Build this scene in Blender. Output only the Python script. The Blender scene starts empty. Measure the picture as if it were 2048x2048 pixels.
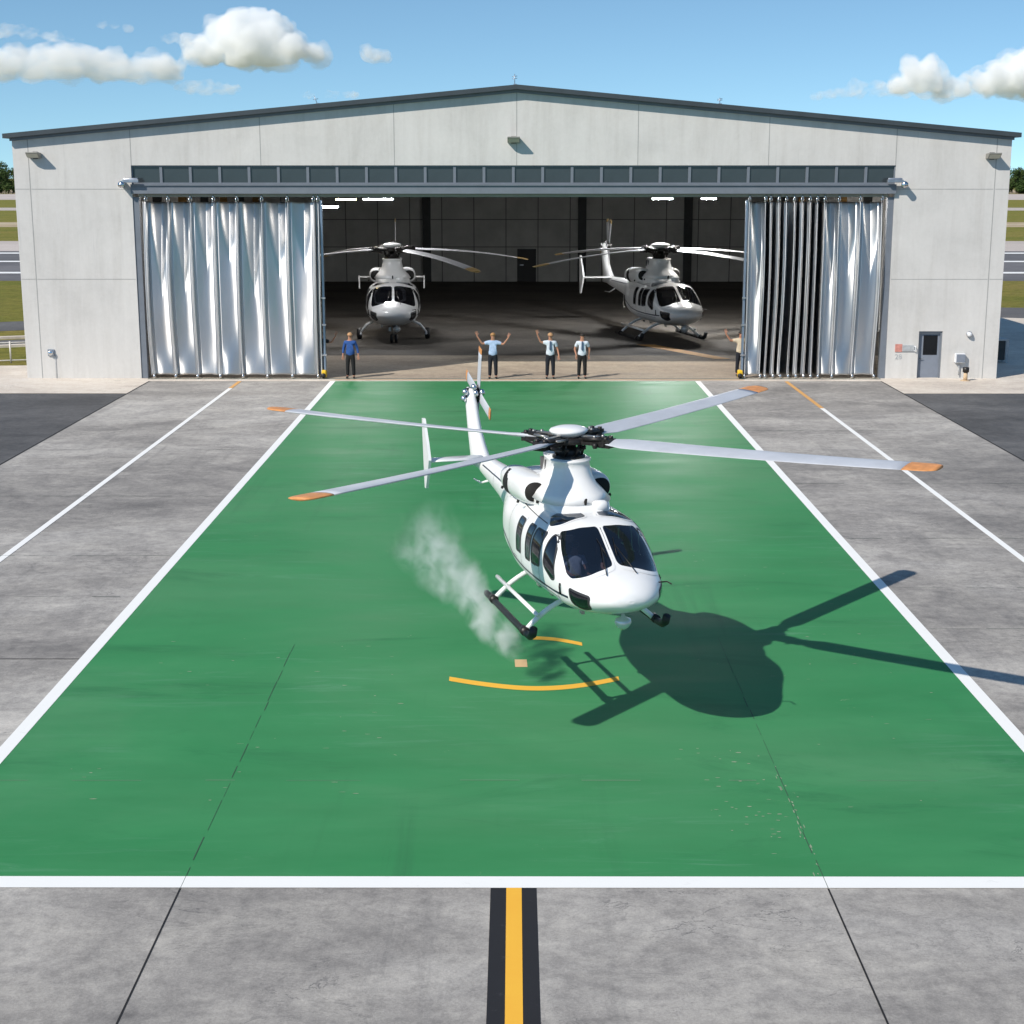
import bpy, bmesh, math, random
from math import sin, cos, tan, atan, pi, radians, sqrt, exp
from mathutils import Vector, Matrix, noise
from mathutils.bvhtree import BVHTree

S = bpy.context.scene
C = S.collection
random.seed(7)

# ------------------------------------------------------------------ camera, sky, sun, exposure
CAM_H = 8.2
PITCH = 12.294
cam_d = bpy.data.cameras.new('camera')
cam_d.lens = 54.04
cam_d.sensor_width = 36.0
cam_d.clip_start = 0.1
cam_d.clip_end = 20000
cam = bpy.data.objects.new('camera', cam_d)
C.objects.link(cam)
cam.location = (0, 0, CAM_H)
cam.rotation_euler = (radians(90 - PITCH), 0, radians(0.079))
S.camera = cam

SUN = Vector((0.88, 0.82, -1.0)).normalized()          # direction the light travels
elev = math.asin(-SUN.z)
w = bpy.data.worlds.new('World')
S.world = w
w.use_nodes = True
wn, wl = w.node_tree.nodes, w.node_tree.links
sky = wn.new('ShaderNodeTexSky')
sky.sky_type = 'NISHITA'
sky.sun_disc = False
sky.sun_elevation = elev
sky.sun_rotation = math.atan2(-SUN.x, -SUN.y)
sky.altitude = 0
sky.air_density = 1.0
sky.dust_density = 0.0
sky.ozone_density = 0.15
bg = wn['Background']
# the haze-free sky low over this field is as blue as the sky higher up: look up the sky a little above each direction
tcw = wn.new('ShaderNodeTexCoord')
vma = wn.new('ShaderNodeVectorMath'); vma.operation = 'MULTIPLY_ADD'
vma.inputs[1].default_value = (1, 1, 1.5); vma.inputs[2].default_value = (0, 0, .10)
vmn = wn.new('ShaderNodeVectorMath'); vmn.operation = 'NORMALIZE'
wl.new(tcw.outputs['Generated'], vma.inputs[0]); wl.new(vma.outputs[0], vmn.inputs[0]); wl.new(vmn.outputs[0], sky.inputs[0])
# camera-like colour response of the photograph: clear cyan blue
mul = wn.new('ShaderNodeMix'); mul.data_type = 'RGBA'; mul.blend_type = 'MULTIPLY'; mul.inputs[0].default_value = 1
mul.inputs[7].default_value = (.76, .985, 1.05, 1)
wl.new(sky.outputs[0], mul.inputs[6])
wl.new(mul.outputs[2], bg.inputs[0])
bg.inputs[1].default_value = 0.13

sl = bpy.data.lights.new('sun', 'SUN')
sl.energy = 4.95
sl.angle = radians(0.53)
sl.color = (1.0, 0.93, 0.835)
so = bpy.data.objects.new('sun', sl)
C.objects.link(so)
so.rotation_euler = SUN.to_track_quat('-Z', 'Y').to_euler()
so.location = (-60, -60, 70)

S.view_settings.view_transform = 'Standard'
S.view_settings.look = 'None'
S.view_settings.exposure = 0.05
S.view_settings.gamma = 1.0
S.view_settings.use_curve_mapping = False
S.cycles.max_bounces = 48
S.cycles.diffuse_bounces = 6
S.cycles.glossy_bounces = 4
S.cycles.transmission_bounces = 8
S.cycles.volume_bounces = 48
S.cycles.transparent_max_bounces = 16
S.cycles.use_denoising = True
S.cycles.sample_clamp_indirect = 8

# ------------------------------------------------------------------ helpers
def tag(o, label=None, cat=None, group=None, kind=None):
    if label: o['label'] = label
    if cat: o['category'] = cat
    if group: o['group'] = group
    if kind: o['kind'] = kind
    return o

def empty(name, loc=(0, 0, 0), rz=0.0):
    o = bpy.data.objects.new(name, None)
    o.empty_display_size = 0.3
    C.objects.link(o)
    o.location = loc
    o.rotation_euler = (0, 0, rz)
    return o

def link(name, me, parent=None):
    o = bpy.data.objects.new(name, me)
    C.objects.link(o)
    if parent is not None: o.parent = parent
    return o

class MB:
    """collects shapes into one mesh"""
    def __init__(s): s.v = []; s.f = []; s.m = []; s.sm = []
    def add(s, vs, fs, mi=0, smooth=False):
        b = len(s.v)
        s.v += [tuple(p) for p in vs]
        for f in fs:
            s.f.append(tuple(i + b for i in f)); s.m.append(mi); s.sm.append(smooth)
        return s
    def box(s, x0, x1, y0, y1, z0, z1, mi=0):
        vs = [(x, y, z) for z in (z0, z1) for y in (y0, y1) for x in (x0, x1)]
        return s.add(vs, [(0, 2, 3, 1), (4, 5, 7, 6), (0, 1, 5, 4), (2, 6, 7, 3), (0, 4, 6, 2), (1, 3, 7, 5)], mi)
    def obox(s, c, ax, ay, az, hx, hy, hz, mi=0):
        c = Vector(c)
        vs = [c + ax * (hx * i) + ay * (hy * j) + az * (hz * k) for k in (-1, 1) for j in (-1, 1) for i in (-1, 1)]
        return s.add(vs, [(0, 2, 3, 1), (4, 5, 7, 6), (0, 1, 5, 4), (2, 6, 7, 3), (0, 4, 6, 2), (1, 3, 7, 5)], mi)
    def quad(s, pts, mi=0): return s.add(pts, [tuple(range(len(pts)))], mi)
    def prism_y(s, pts, y0, y1, mi=0):                  # polygon in (x,z), extruded along y; pts counter-clockwise from the front
        n = len(pts)
        vs = [(x, y0, z) for x, z in pts] + [(x, y1, z) for x, z in pts]
        fs = [tuple(range(n)), tuple(range(2 * n - 1, n - 1, -1))]
        for i in range(n):
            j = (i + 1) % n
            fs.append((i, i + n, j + n, j))
        return s.add(vs, fs, mi)
    def tube(s, path, r, n=10, mi=0, cap=True, smooth=True):
        path = [Vector(p) for p in path]
        rs = r if isinstance(r, (list, tuple)) else [r] * len(path)
        t0 = (path[1] - path[0]).normalized()
        u = t0.orthogonal().normalized()
        vs = []
        for i, p in enumerate(path):
            if i == 0: t = path[1] - path[0]
            elif i == len(path) - 1: t = path[-1] - path[-2]
            else: t = (path[i + 1] - path[i]).normalized() + (path[i] - path[i - 1]).normalized()
            t.normalize()
            u = (u - t * u.dot(t)).normalized()
            v = t.cross(u)
            for k in range(n):
                a = 2 * pi * k / n
                vs.append(p + (u * cos(a) + v * sin(a)) * rs[i])
        fs = []
        for i in range(len(path) - 1):
            for k in range(n):
                k2 = (k + 1) % n
                fs.append((i * n + k, i * n + k2, (i + 1) * n + k2, (i + 1) * n + k))
        if cap:
            fs.append(tuple(range(n - 1, -1, -1)))
            fs.append(tuple((len(path) - 1) * n + k for k in range(n)))
        return s.add(vs, fs, mi, smooth)
    def lathe(s, prof, n=24, o=(0, 0, 0), mi=0, axis=None, smooth=True):  # prof: (r, h) along axis
        az = Vector(axis or (0, 0, 1)).normalized()
        ax = az.orthogonal().normalized(); ay = az.cross(ax)
        o = Vector(o)
        vs = []
        for r, h in prof:
            for k in range(n):
                a = 2 * pi * k / n
                vs.append(o + az * h + (ax * cos(a) + ay * sin(a)) * r)
        fs = []
        for i in range(len(prof) - 1):
            for k in range(n):
                k2 = (k + 1) % n
                fs.append((i * n + k, i * n + k2, (i + 1) * n + k2, (i + 1) * n + k))
        fs.append(tuple(range(n - 1, -1, -1)))
        fs.append(tuple((len(prof) - 1) * n + k for k in range(n)))
        return s.add(vs, fs, mi, smooth)
    def grid(s, rows, closed=False, mi=0, smooth=True, caps=False):
        n = len(rows[0]); vs = [p for r in rows for p in r]; fs = []
        for i in range(len(rows) - 1):
            for k in range(n if closed else n - 1):
                k2 = (k + 1) % n
                fs.append((i * n + k, i * n + k2, (i + 1) * n + k2, (i + 1) * n + k))
        if caps:
            fs.append(tuple(range(n - 1, -1, -1)))
            fs.append(tuple((len(rows) - 1) * n + k for k in range(n)))
        return s.add(vs, fs, mi, smooth)
    def mesh(s, name, mats):
        me = bpy.data.meshes.new(name)
        me.from_pydata(s.v, [], s.f)
        for m in (mats if isinstance(mats, (list, tuple)) else [mats]): me.materials.append(m)
        me.polygons.foreach_set('material_index', s.m)
        me.polygons.foreach_set('use_smooth', s.sm)
        me.update()
        return me
    def build(s, name, mats, parent=None, fix=True):
        me = s.mesh(name, mats)
        if fix:
            bm = bmesh.new(); bm.from_mesh(me)
            bmesh.ops.recalc_face_normals(bm, faces=bm.faces)
            bm.to_mesh(me); bm.free()
        return link(name, me, parent)

def bevel(o, wd, seg=2):
    m = o.modifiers.new('bevel', 'BEVEL'); m.width = wd; m.segments = seg; m.limit_method = 'ANGLE'
    return o

# ------------------------------------------------------------------ materials
def lin(r, g, b):
    f = lambda c: (c / 255 / 12.92) if c / 255 <= .04045 else ((c / 255 + .055) / 1.055) ** 2.4
    return (f(r), f(g), f(b), 1)

class NT:
    def __init__(s, name):
        s.mat = bpy.data.materials.new(name); s.mat.use_nodes = True
        s.n, s.l = s.mat.node_tree.nodes, s.mat.node_tree.links
        s.p = s.n['Principled BSDF']; s.out = s.n['Material Output']
        s._tc = None
    def node(s, t, **kw):
        x = s.n.new(t)
        for k, v in kw.items(): setattr(x, k, v)
        return x
    def coord(s, scale=(1, 1, 1), rot=(0, 0, 0)):
        if s._tc is None: s._tc = s.node('ShaderNodeTexCoord')
        m = s.node('ShaderNodeMapping')
        m.inputs['Scale'].default_value = scale
        m.inputs['Rotation'].default_value = rot
        s.l.new(s._tc.outputs['Object'], m.inputs[0])
        return m.outputs[0]
    def noise(s, scale, detail=6, rough=.6, stretch=(1, 1, 1), rot=(0, 0, 0), dist=0):
        t = s.node('ShaderNodeTexNoise')
        t.inputs['Scale'].default_value = scale; t.inputs['Detail'].default_value = detail
        t.inputs['Roughness'].default_value = rough; t.inputs['Distortion'].default_value = dist
        s.l.new(s.coord(stretch, rot), t.inputs['Vector'])
        return t.outputs['Fac']
    def ramp(s, src, stops):
        r = s.node('ShaderNodeValToRGB')
        el = r.color_ramp.elements
        while len(el) < len(stops): el.new(.5)
        for e, (p, c) in zip(el, stops):
            e.position = p; e.color = c if hasattr(c, '__len__') else (c, c, c, 1)
        s.l.new(src, r.inputs[0])
        return r.outputs[0]
    def mix(s, fac, a, b, mode='MIX'):
        m = s.node('ShaderNodeMix', data_type='RGBA', blend_type=mode)
        for sock, v in ((m.inputs[0], fac), (m.inputs[6], a), (m.inputs[7], b)):
            if isinstance(v, bpy.types.NodeSocket): s.l.new(v, sock)
            else: sock.default_value = v
        return m.outputs[2]
    def math(s, op, a, b=None, clamp=False):
        m = s.node('ShaderNodeMath', operation=op, use_clamp=clamp)
        for i, v in enumerate((a, b)):
            if v is None: continue
            if isinstance(v, bpy.types.NodeSocket): s.l.new(v, m.inputs[i])
            else: m.inputs[i].default_value = v
        return m.outputs[0]
    def gloss(s):                             # specular level shaped for the curtains' sheen: higher towards the hangar door
        if s._tc is None: s.coord()
        sp = s.node('ShaderNodeSeparateXYZ'); s.l.new(s._tc.outputs['Object'], sp.inputs[0])
        mr = s.node('ShaderNodeMapRange'); s.l.new(sp.outputs['Y'], mr.inputs['Value'])
        for n, v in (('From Min', 32), ('From Max', 50), ('To Min', .03), ('To Max', .07)): mr.inputs[n].default_value = v
        return mr.outputs[0]
    def set(s, **kw):
        for k, v in kw.items():
            k = k.replace('_', ' ')
            if isinstance(v, bpy.types.NodeSocket): s.l.new(v, s.p.inputs[k])
            else: s.p.inputs[k].default_value = v
        return s
    def bump(s, h, strength=.3, dist=.02):
        b = s.node('ShaderNodeBump')
        b.inputs['Strength'].default_value = strength; b.inputs['Distance'].default_value = dist
        s.l.new(h, b.inputs['Height']); s.l.new(b.outputs[0], s.p.inputs['Normal'])
        return s

def plain(name, col, rough=.5, metal=0., var=.12, scale=3., coat=0., bump=0.):
    t = NT(name)
    c = (*col[:3], 1)
    dk = tuple(x * (1 - var) for x in c[:3]) + (1,)
    f = t.ramp(t.noise(scale, 6, .65), [(.35, dk), (.65, c)])
    t.set(Base_Color=f, Roughness=rough, Metallic=metal)
    if coat: t.set(Coat_Weight=coat, Coat_Roughness=.08)
    if bump: t.bump(t.noise(scale * 12, 4), bump, .01)
    return t.mat

M = {}
def concrete(name, base, dark, light, big=.12, slabs=False, blot=1.):
    t = NT(name)
    n1 = t.noise(big, 8, .62, (1, 1.6, 1), dist=.6)
    n2 = t.noise(big * 7, 9, .72, (.9, 1.15, 1), (0, 0, .25), .7)
    n3 = t.noise(4.5, 10, .72)
    fine = t.noise(38, 5, .75)
    c = t.ramp(n1, [(.34, dark), (.5, base), (.66, light)])
    if slabs:                                # each poured slab has its own tone
        sn = t.node('ShaderNodeVectorMath', operation='SNAP'); sn.inputs[1].default_value = (7.63, 9.0, 1000)
        sh = t.node('ShaderNodeVectorMath', operation='ADD'); sh.inputs[1].default_value = (3.93, 1.4, 0)
        t.l.new(t.coord(), sh.inputs[0]); t.l.new(sh.outputs[0], sn.inputs[0])
        wn_ = t.node('ShaderNodeTexWhiteNoise'); t.l.new(sn.outputs[0], wn_.inputs['Vector'])
        c = t.mix(.5, c, t.ramp(wn_.outputs['Value'], [(0, (.40, .40, .40, 1)), (1, (.60, .60, .59, 1))]), 'OVERLAY')
        tr = t.noise(1.0, 6, .65, (2.2, .10, 1), (0, 0, .04), .3)   # trowel and tyre streaks along the slabs
        c = t.mix(t.math('MULTIPLY', t.ramp(tr, [(.54, 0.), (.72, .5)]), t.ramp(t.noise(.12, 3), [(.42, 0.), (.6, 1.)])), c, (.12, .12, .122, 1))
        oil = t.noise(.55, 6, .6, dist=.8)
        c = t.mix(t.ramp(oil, [(.66, 0.), (.80, .55)]), c, (.085, .085, .088, 1))
    c = t.mix(.85 * blot, c, t.ramp(n2, [(.34, (.36, .36, .365, 1)), (.5, (.5, .5, .5, 1)), (.66, (.63, .63, .62, 1))]), 'OVERLAY')
    c = t.mix(.7 * blot, c, t.ramp(n3, [(.36, (.36, .36, .365, 1)), (.52, (.5, .5, .5, 1)), (.68, (.60, .60, .59, 1))]), 'OVERLAY')
    # small dark pits, scratches and drips
    v = t.node('ShaderNodeTexVoronoi'); v.inputs['Scale'].default_value = 2.2
    t.l.new(t.coord((1, .6, 1)), v.inputs['Vector'])
    pit = t.ramp(v.outputs['Distance'], [(.0, 1.), (.05, 0.)])
    pit = t.math('MULTIPLY', pit, t.ramp(t.noise(.9, 3), [(.5, 0.), (.62, 1.)]))
    c = t.mix(t.math('MULTIPLY', pit, .55), c, (.05, .05, .055, 1))
    cr = t.noise(.8, 9, .62, (.6, 1.4, 1), dist=2.2)
    crack = t.ramp(t.math('ABSOLUTE', t.math('SUBTRACT', cr, .5)), [(.0, 1.), (.008, 0.)])
    crack = t.math('MULTIPLY', crack, t.ramp(t.noise(.35, 4), [(.48, 0.), (.60, .8)]))
    c = t.mix(crack, c, (.07, .07, .075, 1))
    c = t.mix(.6, c, t.ramp(fine, [(.34, (.36, .36, .36, 1)), (.66, (.62, .62, .62, 1))]), 'OVERLAY')
    t.set(Base_Color=c, Roughness=t.ramp(n2, [(.3, .7), (.7, .95)]), Specular_IOR_Level=.2)
    t.bump(t.math('ADD', fine, t.math('MULTIPLY', n3, .8)), .45, .012)
    return t.mat

M['apron'] = concrete('apron_concrete', (.335, .316, .295, 1), (.215, .204, .194, 1), (.44, .418, .392, 1), .11, slabs=True)
M['pale'] = concrete('pale_concrete', (.60, .54, .47, 1), (.52, .46, .40, 1), (.66, .60, .53, 1), .2, blot=.5)
M['asphalt'] = concrete('dark_asphalt', (.105, .104, .106, 1), (.078, .078, .080, 1), (.135, .134, .135, 1), .16, blot=.9)
M['road'] = concrete('taxiway_asphalt', (.15, .145, .15, 1), (.12, .118, .12, 1), (.19, .185, .19, 1), .05, blot=.6)
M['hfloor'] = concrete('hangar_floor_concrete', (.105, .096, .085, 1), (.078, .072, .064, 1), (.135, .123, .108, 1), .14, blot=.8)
M['hfloor_sun'] = concrete('sun_tinted_floor_concrete', (.36, .30, .235, 1), (.29, .24, .19, 1), (.43, .37, .29, 1), .14, blot=.8)  # same floor, base colour paler to stand for sun through the door

def green_paint():
    t = NT('green_pad_paint')
    big = t.noise(.09, 6, .6, (1, 1.5, 1), dist=.5)
    mid = t.noise(.7, 8, .68, (.35, 1.3, 1), (0, 0, .12))
    c = t.ramp(big, [(.3, (.032, .205, .074, 1)), (.5, (.049, .226, .090, 1)), (.7, (.080, .240, .112, 1))])
    c = t.mix(.55, c, t.ramp(mid, [(.34, (.40, .43, .40, 1)), (.52, (.5, .5, .5, 1)), (.68, (.60, .57, .58, 1))]), 'OVERLAY')
    # rubbed pale streaks and chips
    st = t.noise(1.4, 10, .75, (.25, 2.2, 1), (0, 0, .08), 1.2)
    area = t.ramp(t.noise(.16, 3, .5), [(.46, 0.), (.62, 1.)])
    rub = t.math('MULTIPLY', t.ramp(st, [(.53, 0.), (.66, 1.)]), area)
    c = t.mix(t.math('MULTIPLY', rub, .35), c, (.16, .33, .22, 1))
    chip = t.ramp(t.noise(3.4, 8, .8, (.5, 1.6, 1), dist=1.5), [(.655, 0.), (.68, 1.)])
    chip = t.math('MULTIPLY', chip, t.ramp(t.noise(.22, 3), [(.52, 0.), (.6, 1.)]))
    c = t.mix(t.math('MULTIPLY', chip, .7), c, (.42, .42, .30, 1))
    dk = t.math('MULTIPLY', t.ramp(t.noise(.5, 9, .7, (.4, 1.2, 1), (0, 0, .3), 1.), [(.55, 0.), (.72, 1.)]), .45)
    tr = t.math('MULTIPLY', t.ramp(t.noise(1.0, 6, .65, (1.8, .09, 1), (0, 0, -.05), .3), [(.55, 0.), (.72, .35)]), t.ramp(t.noise(.1, 3), [(.45, 0.), (.6, 1.)]))
    c = t.mix(tr, c, (.03, .11, .055, 1))
    c = t.mix(dk, c, (.018, .10, .045, 1))
    fine = t.noise(60, 3, .6)
    t.set(Base_Color=c, Roughness=t.ramp(mid, [(.3, .40), (.7, .58)]), Specular_IOR_Level=t.gloss())
    t.bump(t.math('ADD', fine, t.math('MULTIPLY', mid, 2.)), .06, .01)
    return t.mat
M['green'] = green_paint()

def line_paint(name, col, worn=(.3, .3, .3, 1)):
    t = NT(name)
    k = t.ramp(t.noise(5, 8, .75, (.6, 1, 1)), [(.62, 0.), (.72, .75)])
    c = t.mix(k, (*col, 1), worn)
    c = t.mix(.35, c, t.ramp(t.noise(1.2, 6, .7), [(.3, (.44, .44, .44, 1)), (.7, (.56, .56, .56, 1))]), 'OVERLAY')
    t.set(Base_Color=c, Roughness=.7, Specular_IOR_Level=.2)
    t.bump(t.noise(60, 3), .15, .008)
    return t.mat
M['white_line'] = line_paint('white_line_paint', (.80, .80, .78), (.62, .62, .61, 1))
M['yellow_line'] = line_paint('yellow_line_paint', (.80, .43, .05), (.62, .36, .08, 1))
M['orange_line'] = line_paint('orange_line_paint', (.62, .34, .12), (.45, .33, .22, 1))
M['black_line'] = line_paint('black_line_paint', (.022, .022, .025), (.07, .07, .075, 1))
M['tan_mark'] = line_paint('tan_marker_paint', (.62, .42, .22), (.5, .38, .22, 1))
M['joint'] = plain('joint_sealant', (.012, .012, .013), .9)
M['joint_soft'] = plain('worn_joint', (.04, .075, .055), .9)

def grass_mat():
    t = NT('grass')
    a = t.noise(.06, 9, .7, (1, 2., 1)); b = t.noise(1.3, 9, .78, (1, 1.2, 1)); f = t.noise(7, 6, .85)
    c = t.ramp(a, [(.3, (.13, .155, .03, 1)), (.5, (.20, .19, .045, 1)), (.7, (.27, .21, .07, 1))])
    c = t.mix(.65, c, t.ramp(b, [(.38, (.22, .26, .2, 1)), (.5, (.5, .5, .5, 1)), (.62, (.72, .68, .58, 1))]), 'OVERLAY')
    c = t.mix(.6, c, t.ramp(f, [(.3, (.3, .32, .3, 1)), (.7, (.68, .66, .6, 1))]), 'OVERLAY')
    t.set(Base_Color=c, Roughness=.9, Specular_IOR_Level=.1)
    t.bump(f, .8, .15)
    return t.mat
M['grass'] = grass_mat()
M['sand'] = concrete('sandy_bank', (.42, .33, .21, 1), (.32, .25, .15, 1), (.5, .42, .30, 1), .05, blot=.8)
M['farroad'] = concrete('pale_far_road', (.50, .44, .40, 1), (.45, .40, .36, 1), (.56, .5, .46, 1), .02, blot=.3)

def wall_mat():
    t = NT('precast_wall_concrete')
    a = t.noise(.35, 8, .65, (1, 1, 1), dist=.5)
    st = t.noise(1.1, 8, .7, (1.6, 1, .14), dist=.4)
    sp = t.noise(6, 8, .75)
    c = t.ramp(a, [(.3, (.515, .503, .482, 1)), (.5, (.565, .551, .528, 1)), (.7, (.60, .585, .56, 1))])
    c = t.mix(.5, c, t.ramp(st, [(.30, (.38, .38, .38, 1)), (.5, (.5, .5, .5, 1)), (.70, (.56, .56, .555, 1))]), 'OVERLAY')
    c = t.mix(.3, c, t.ramp(sp, [(.3, (.42, .42, .42, 1)), (.7, (.57, .57, .57, 1))]), 'OVERLAY')
    dr = t.math('MULTIPLY', t.ramp(t.noise(2.2, 7, .72, (2.4, 1, .10), dist=.6), [(.60, 0.), (.74, 1.)]), t.ramp(t.noise(.3, 3), [(.42, 0.), (.6, .6)]))
    c = t.mix(dr, c, (.36, .36, .355, 1))
    t.set(Base_Color=c, Roughness=.85, Specular_IOR_Level=.2)
    t.bump(t.math('ADD', sp, t.noise(40, 3)), .15, .01)
    return t.mat
M['wall'] = wall_mat()
M['wall_joint'] = plain('wall_joint', (.33, .33, .32), .9)
M['trim'] = plain('grey_blue_trim', (.165, .185, .215), .45, .0, .12, 2.)
M['roof_trim'] = plain('dark_roof_metal', (.060, .072, .080), .45, .2, .18, 1.5)
M['steel'] = plain('galvanised_steel', (.42, .45, .50), .38, .8, .2, 4.)
M['pole'] = plain('edge_pole_steel', (.30, .37, .46), .35, .7, .15, 2.)
M['chrome'] = plain('bright_hook_steel', (.75, .76, .78), .2, 1., .15, 6.)
M['black'] = plain('black_rubber', (.012, .012, .013), .55)
M['dark_metal'] = plain('dark_greasy_metal', (.035, .032, .03), .45, .5, .5, 14.)
M['mid_metal'] = plain('worn_linkage_metal', (.45, .44, .42), .35, .8, .5, 12.)
M['yellow'] = plain('yellow_bumper', (.80, .50, .02), .5)
M['lampbody'] = plain('lamp_housing', (.30, .29, .26), .5, .3)
M['lampglass'] = plain('lamp_lens', (.55, .52, .42), .2)
M['doorgrey'] = plain('door_grey_paint', (.20, .225, .27), .5, 0, .1)
M['pinkred'] = plain('faded_red_sign', (.62, .26, .21), .6, 0, .35, 9.)
M['signgrey'] = plain('faded_grey_sign', (.46, .48, .49), .6, 0, .25, 9.)
M['whitebox'] = plain('white_metal_box', (.72, .73, .74), .45)
M['int_wall'] = plain('interior_wall_panel', (.52, .52, .495), .8, 0, .2, .6)
M['int_joint'] = plain('interior_wall_joint', (.14, .14, .13), .9)
M['int_dark'] = plain('interior_dark_steel', (.05, .055, .055), .7, 0, .3)
M['int_roof'] = plain('interior_roof_sheet', (.12, .11, .09), .9, 0, .3, .5)
M['int_ochre'] = plain('ochre_steel', (.30, .17, .05), .7, 0, .3)
M['wood'] = plain('rail_galvanised', (.60, .58, .55), .6, .2, .2, 6.)
M['cardboard'] = plain('cardboard', (.20, .14, .08), .9, 0, .3)

def heli_white():
    t = NT('helicopter_white_paint')
    a = t.noise(1.3, 6, .6); g = t.noise(7, 6, .7, (1, 1, .4))
    c = t.ramp(a, [(.3, (.74, .745, .74, 1)), (.7, (.80, .80, .795, 1))])
    k = t.ramp(g, [(.60, 0.), (.80, .16)])
    c = t.mix(k, c, (.42, .41, .38, 1))
    t.set(Base_Color=c, Roughness=.28, Coat_Weight=.35, Coat_Roughness=.08)
    return t.mat
M['hwhite'] = heli_white()
M['hseam'] = plain('panel_seam', (.10, .10, .105), .8)
M['hstripe'] = plain('navy_stripe', (.012, .016, .045), .4)
M['hseal'] = plain('window_seal', (.03, .03, .032), .5)
M['hlining'] = plain('cabin_lining', (.032, .032, .036), .9)
M['hseat'] = plain('seat_fabric', (.05, .045, .04), .9)
M['blade'] = plain('blade_grey', (.50, .52, .56), .42, 0, .12, 2.)
M['blade_pale'] = plain('blade_pale_grey', (.66, .67, .70), .42, 0, .12, 2.)
M['tip'] = plain('blade_tip_orange', (.70, .30, .10), .5, 0, .3, 6.)
M['tip_tan'] = plain('blade_tip_tan', (.62, .42, .17), .5, 0, .2, 4.)
M['flat_black'] = plain('intake_black', (.010, .009, .008), .8)  # plain black for intakes, outlets, vent ports and wire cutter
M['lightglass'] = plain('landing_light_glass', (.70, .72, .72), .1, .4)
M['skin'] = plain('skin', (.50, .24, .15), .55, 0, .15, 12.)
M['hair_dark'] = plain('dark_hair', (.02, .014, .010), .7)
M['hair_sand'] = plain('sandy_hair', (.36, .19, .07), .7)
M['cap'] = plain('tan_cap', (.45, .26, .13), .8)
M['shirt_light'] = plain('pale_blue_shirt', (.42, .55, .76), .8, 0, .25, 9.)
M['shirt_white'] = plain('white_shirt', (.66, .71, .78), .8, 0, .22, 9.)
M['shirt_blue'] = plain('royal_blue_shirt', (.02, .085, .30), .8, 0, .3, 9.)
M['shirt_cream'] = plain('cream_shirt', (.62, .52, .38), .8, 0, .2, 9.)
M['shirt_black'] = plain('black_shirt', (.015, .015, .017), .8, 0, .2, 9.)
M['trouser_navy'] = plain('navy_trousers', (.005, .007, .014), .8, 0, .3, 6.)
M['trouser_black'] = plain('black_trousers', (.004, .0045, .005), .8, 0, .3, 6.)
M['shoe'] = plain('black_shoes', (.008, .008, .008), .4)
M['tie'] = plain('dark_tie', (.05, .08, .14), .7)

def glass_mat(name, tint, alpha, rough=.04):
    t = NT(name)
    tr = t.node('ShaderNodeBsdfTransparent'); tr.inputs[0].default_value = tint
    gl = t.node('ShaderNodeBsdfGlossy'); gl.inputs['Roughness'].default_value = rough
    gl.inputs[0].default_value = (.95, .97, 1, 1)
    df = t.node('ShaderNodeBsdfDiffuse'); df.inputs[0].default_value = (.01, .012, .02, 1)
    m0 = t.node('ShaderNodeMixShader'); m0.inputs[0].default_value = alpha
    t.l.new(tr.outputs[0], m0.inputs[1]); t.l.new(df.outputs[0], m0.inputs[2])
    fr = t.node('ShaderNodeFresnel'); fr.inputs[0].default_value = 1.75
    m = t.node('ShaderNodeMixShader')
    t.l.new(fr.outputs[0], m.inputs[0]); t.l.new(m0.outputs[0], m.inputs[1]); t.l.new(gl.outputs[0], m.inputs[2])
    t.l.new(m.outputs[0], t.out.inputs[0])
    return t.mat
M['glass'] = glass_mat('tinted_cockpit_glass', (.45, .5, .62, 1), .3)
M['winglass'] = plain('dark_window_glass', (.040, .050, .056), .10, 0, .25, .4)

def foil_mat():
    t = NT('silver_foil_sheet')
    # fine cross crinkles scatter the light up and down far more than sideways
    b = t.noise(2.5, 2, .5, (1.5, 1, .35)); a = t.noise(.9, 2, .5, (1.6, 1, .3))
    tg = t.node('ShaderNodeTangent'); tg.direction_type = 'UV_MAP'; tg.uv_map = 'UVMap'
    t.l.new(tg.outputs[0], t.p.inputs['Tangent'])
    t.set(Base_Color=(.66, .655, .65, 1), Metallic=1., Roughness=t.ramp(b, [(.3, .36), (.7, .46)]), Anisotropic=.85, Anisotropic_Rotation=.25)
    t.bump(a, .12, .06)
    return t.mat
M['foil'] = foil_mat()

def emit(name, col, st):
    t = NT(name)
    t.set(Base_Color=(.8, .8, .8, 1), Emission_Color=col, Emission_Strength=st)
    return t.mat
M['tube_white'] = emit('lit_lamp_white', (.98, .98, 1, 1), 420.)
M['tube_warm'] = emit('lit_lamp_warm', (1, .78, .40, 1), 60.)

# ------------------------------------------------------------------ the ground
F = 63.68                 # facade plane
def sheet(name, pts, z, mat, kind='structure'):
    b = MB(); b.quad([(x, y, z) for x, y in pts])
    o = b.build(name, mat, fix=False)
    return tag(o, kind=kind)
def rect(x0, x1, y0, y1): return [(x0, y0), (x1, y0), (x1, y1), (x0, y1)]

sheet('ground', rect(-6000, 6000, -400, 9000), 0, M['grass'])
sheet('apron', rect(-14.95, 15.05, -30, F - .9), .012, M['apron'])
for x0, x1 in ((-70, -14.95), (15.05, 70)):
    sheet('asphalt_apron', rect(x0, x1, -30, 59.1), .008, M['asphalt'])
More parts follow.
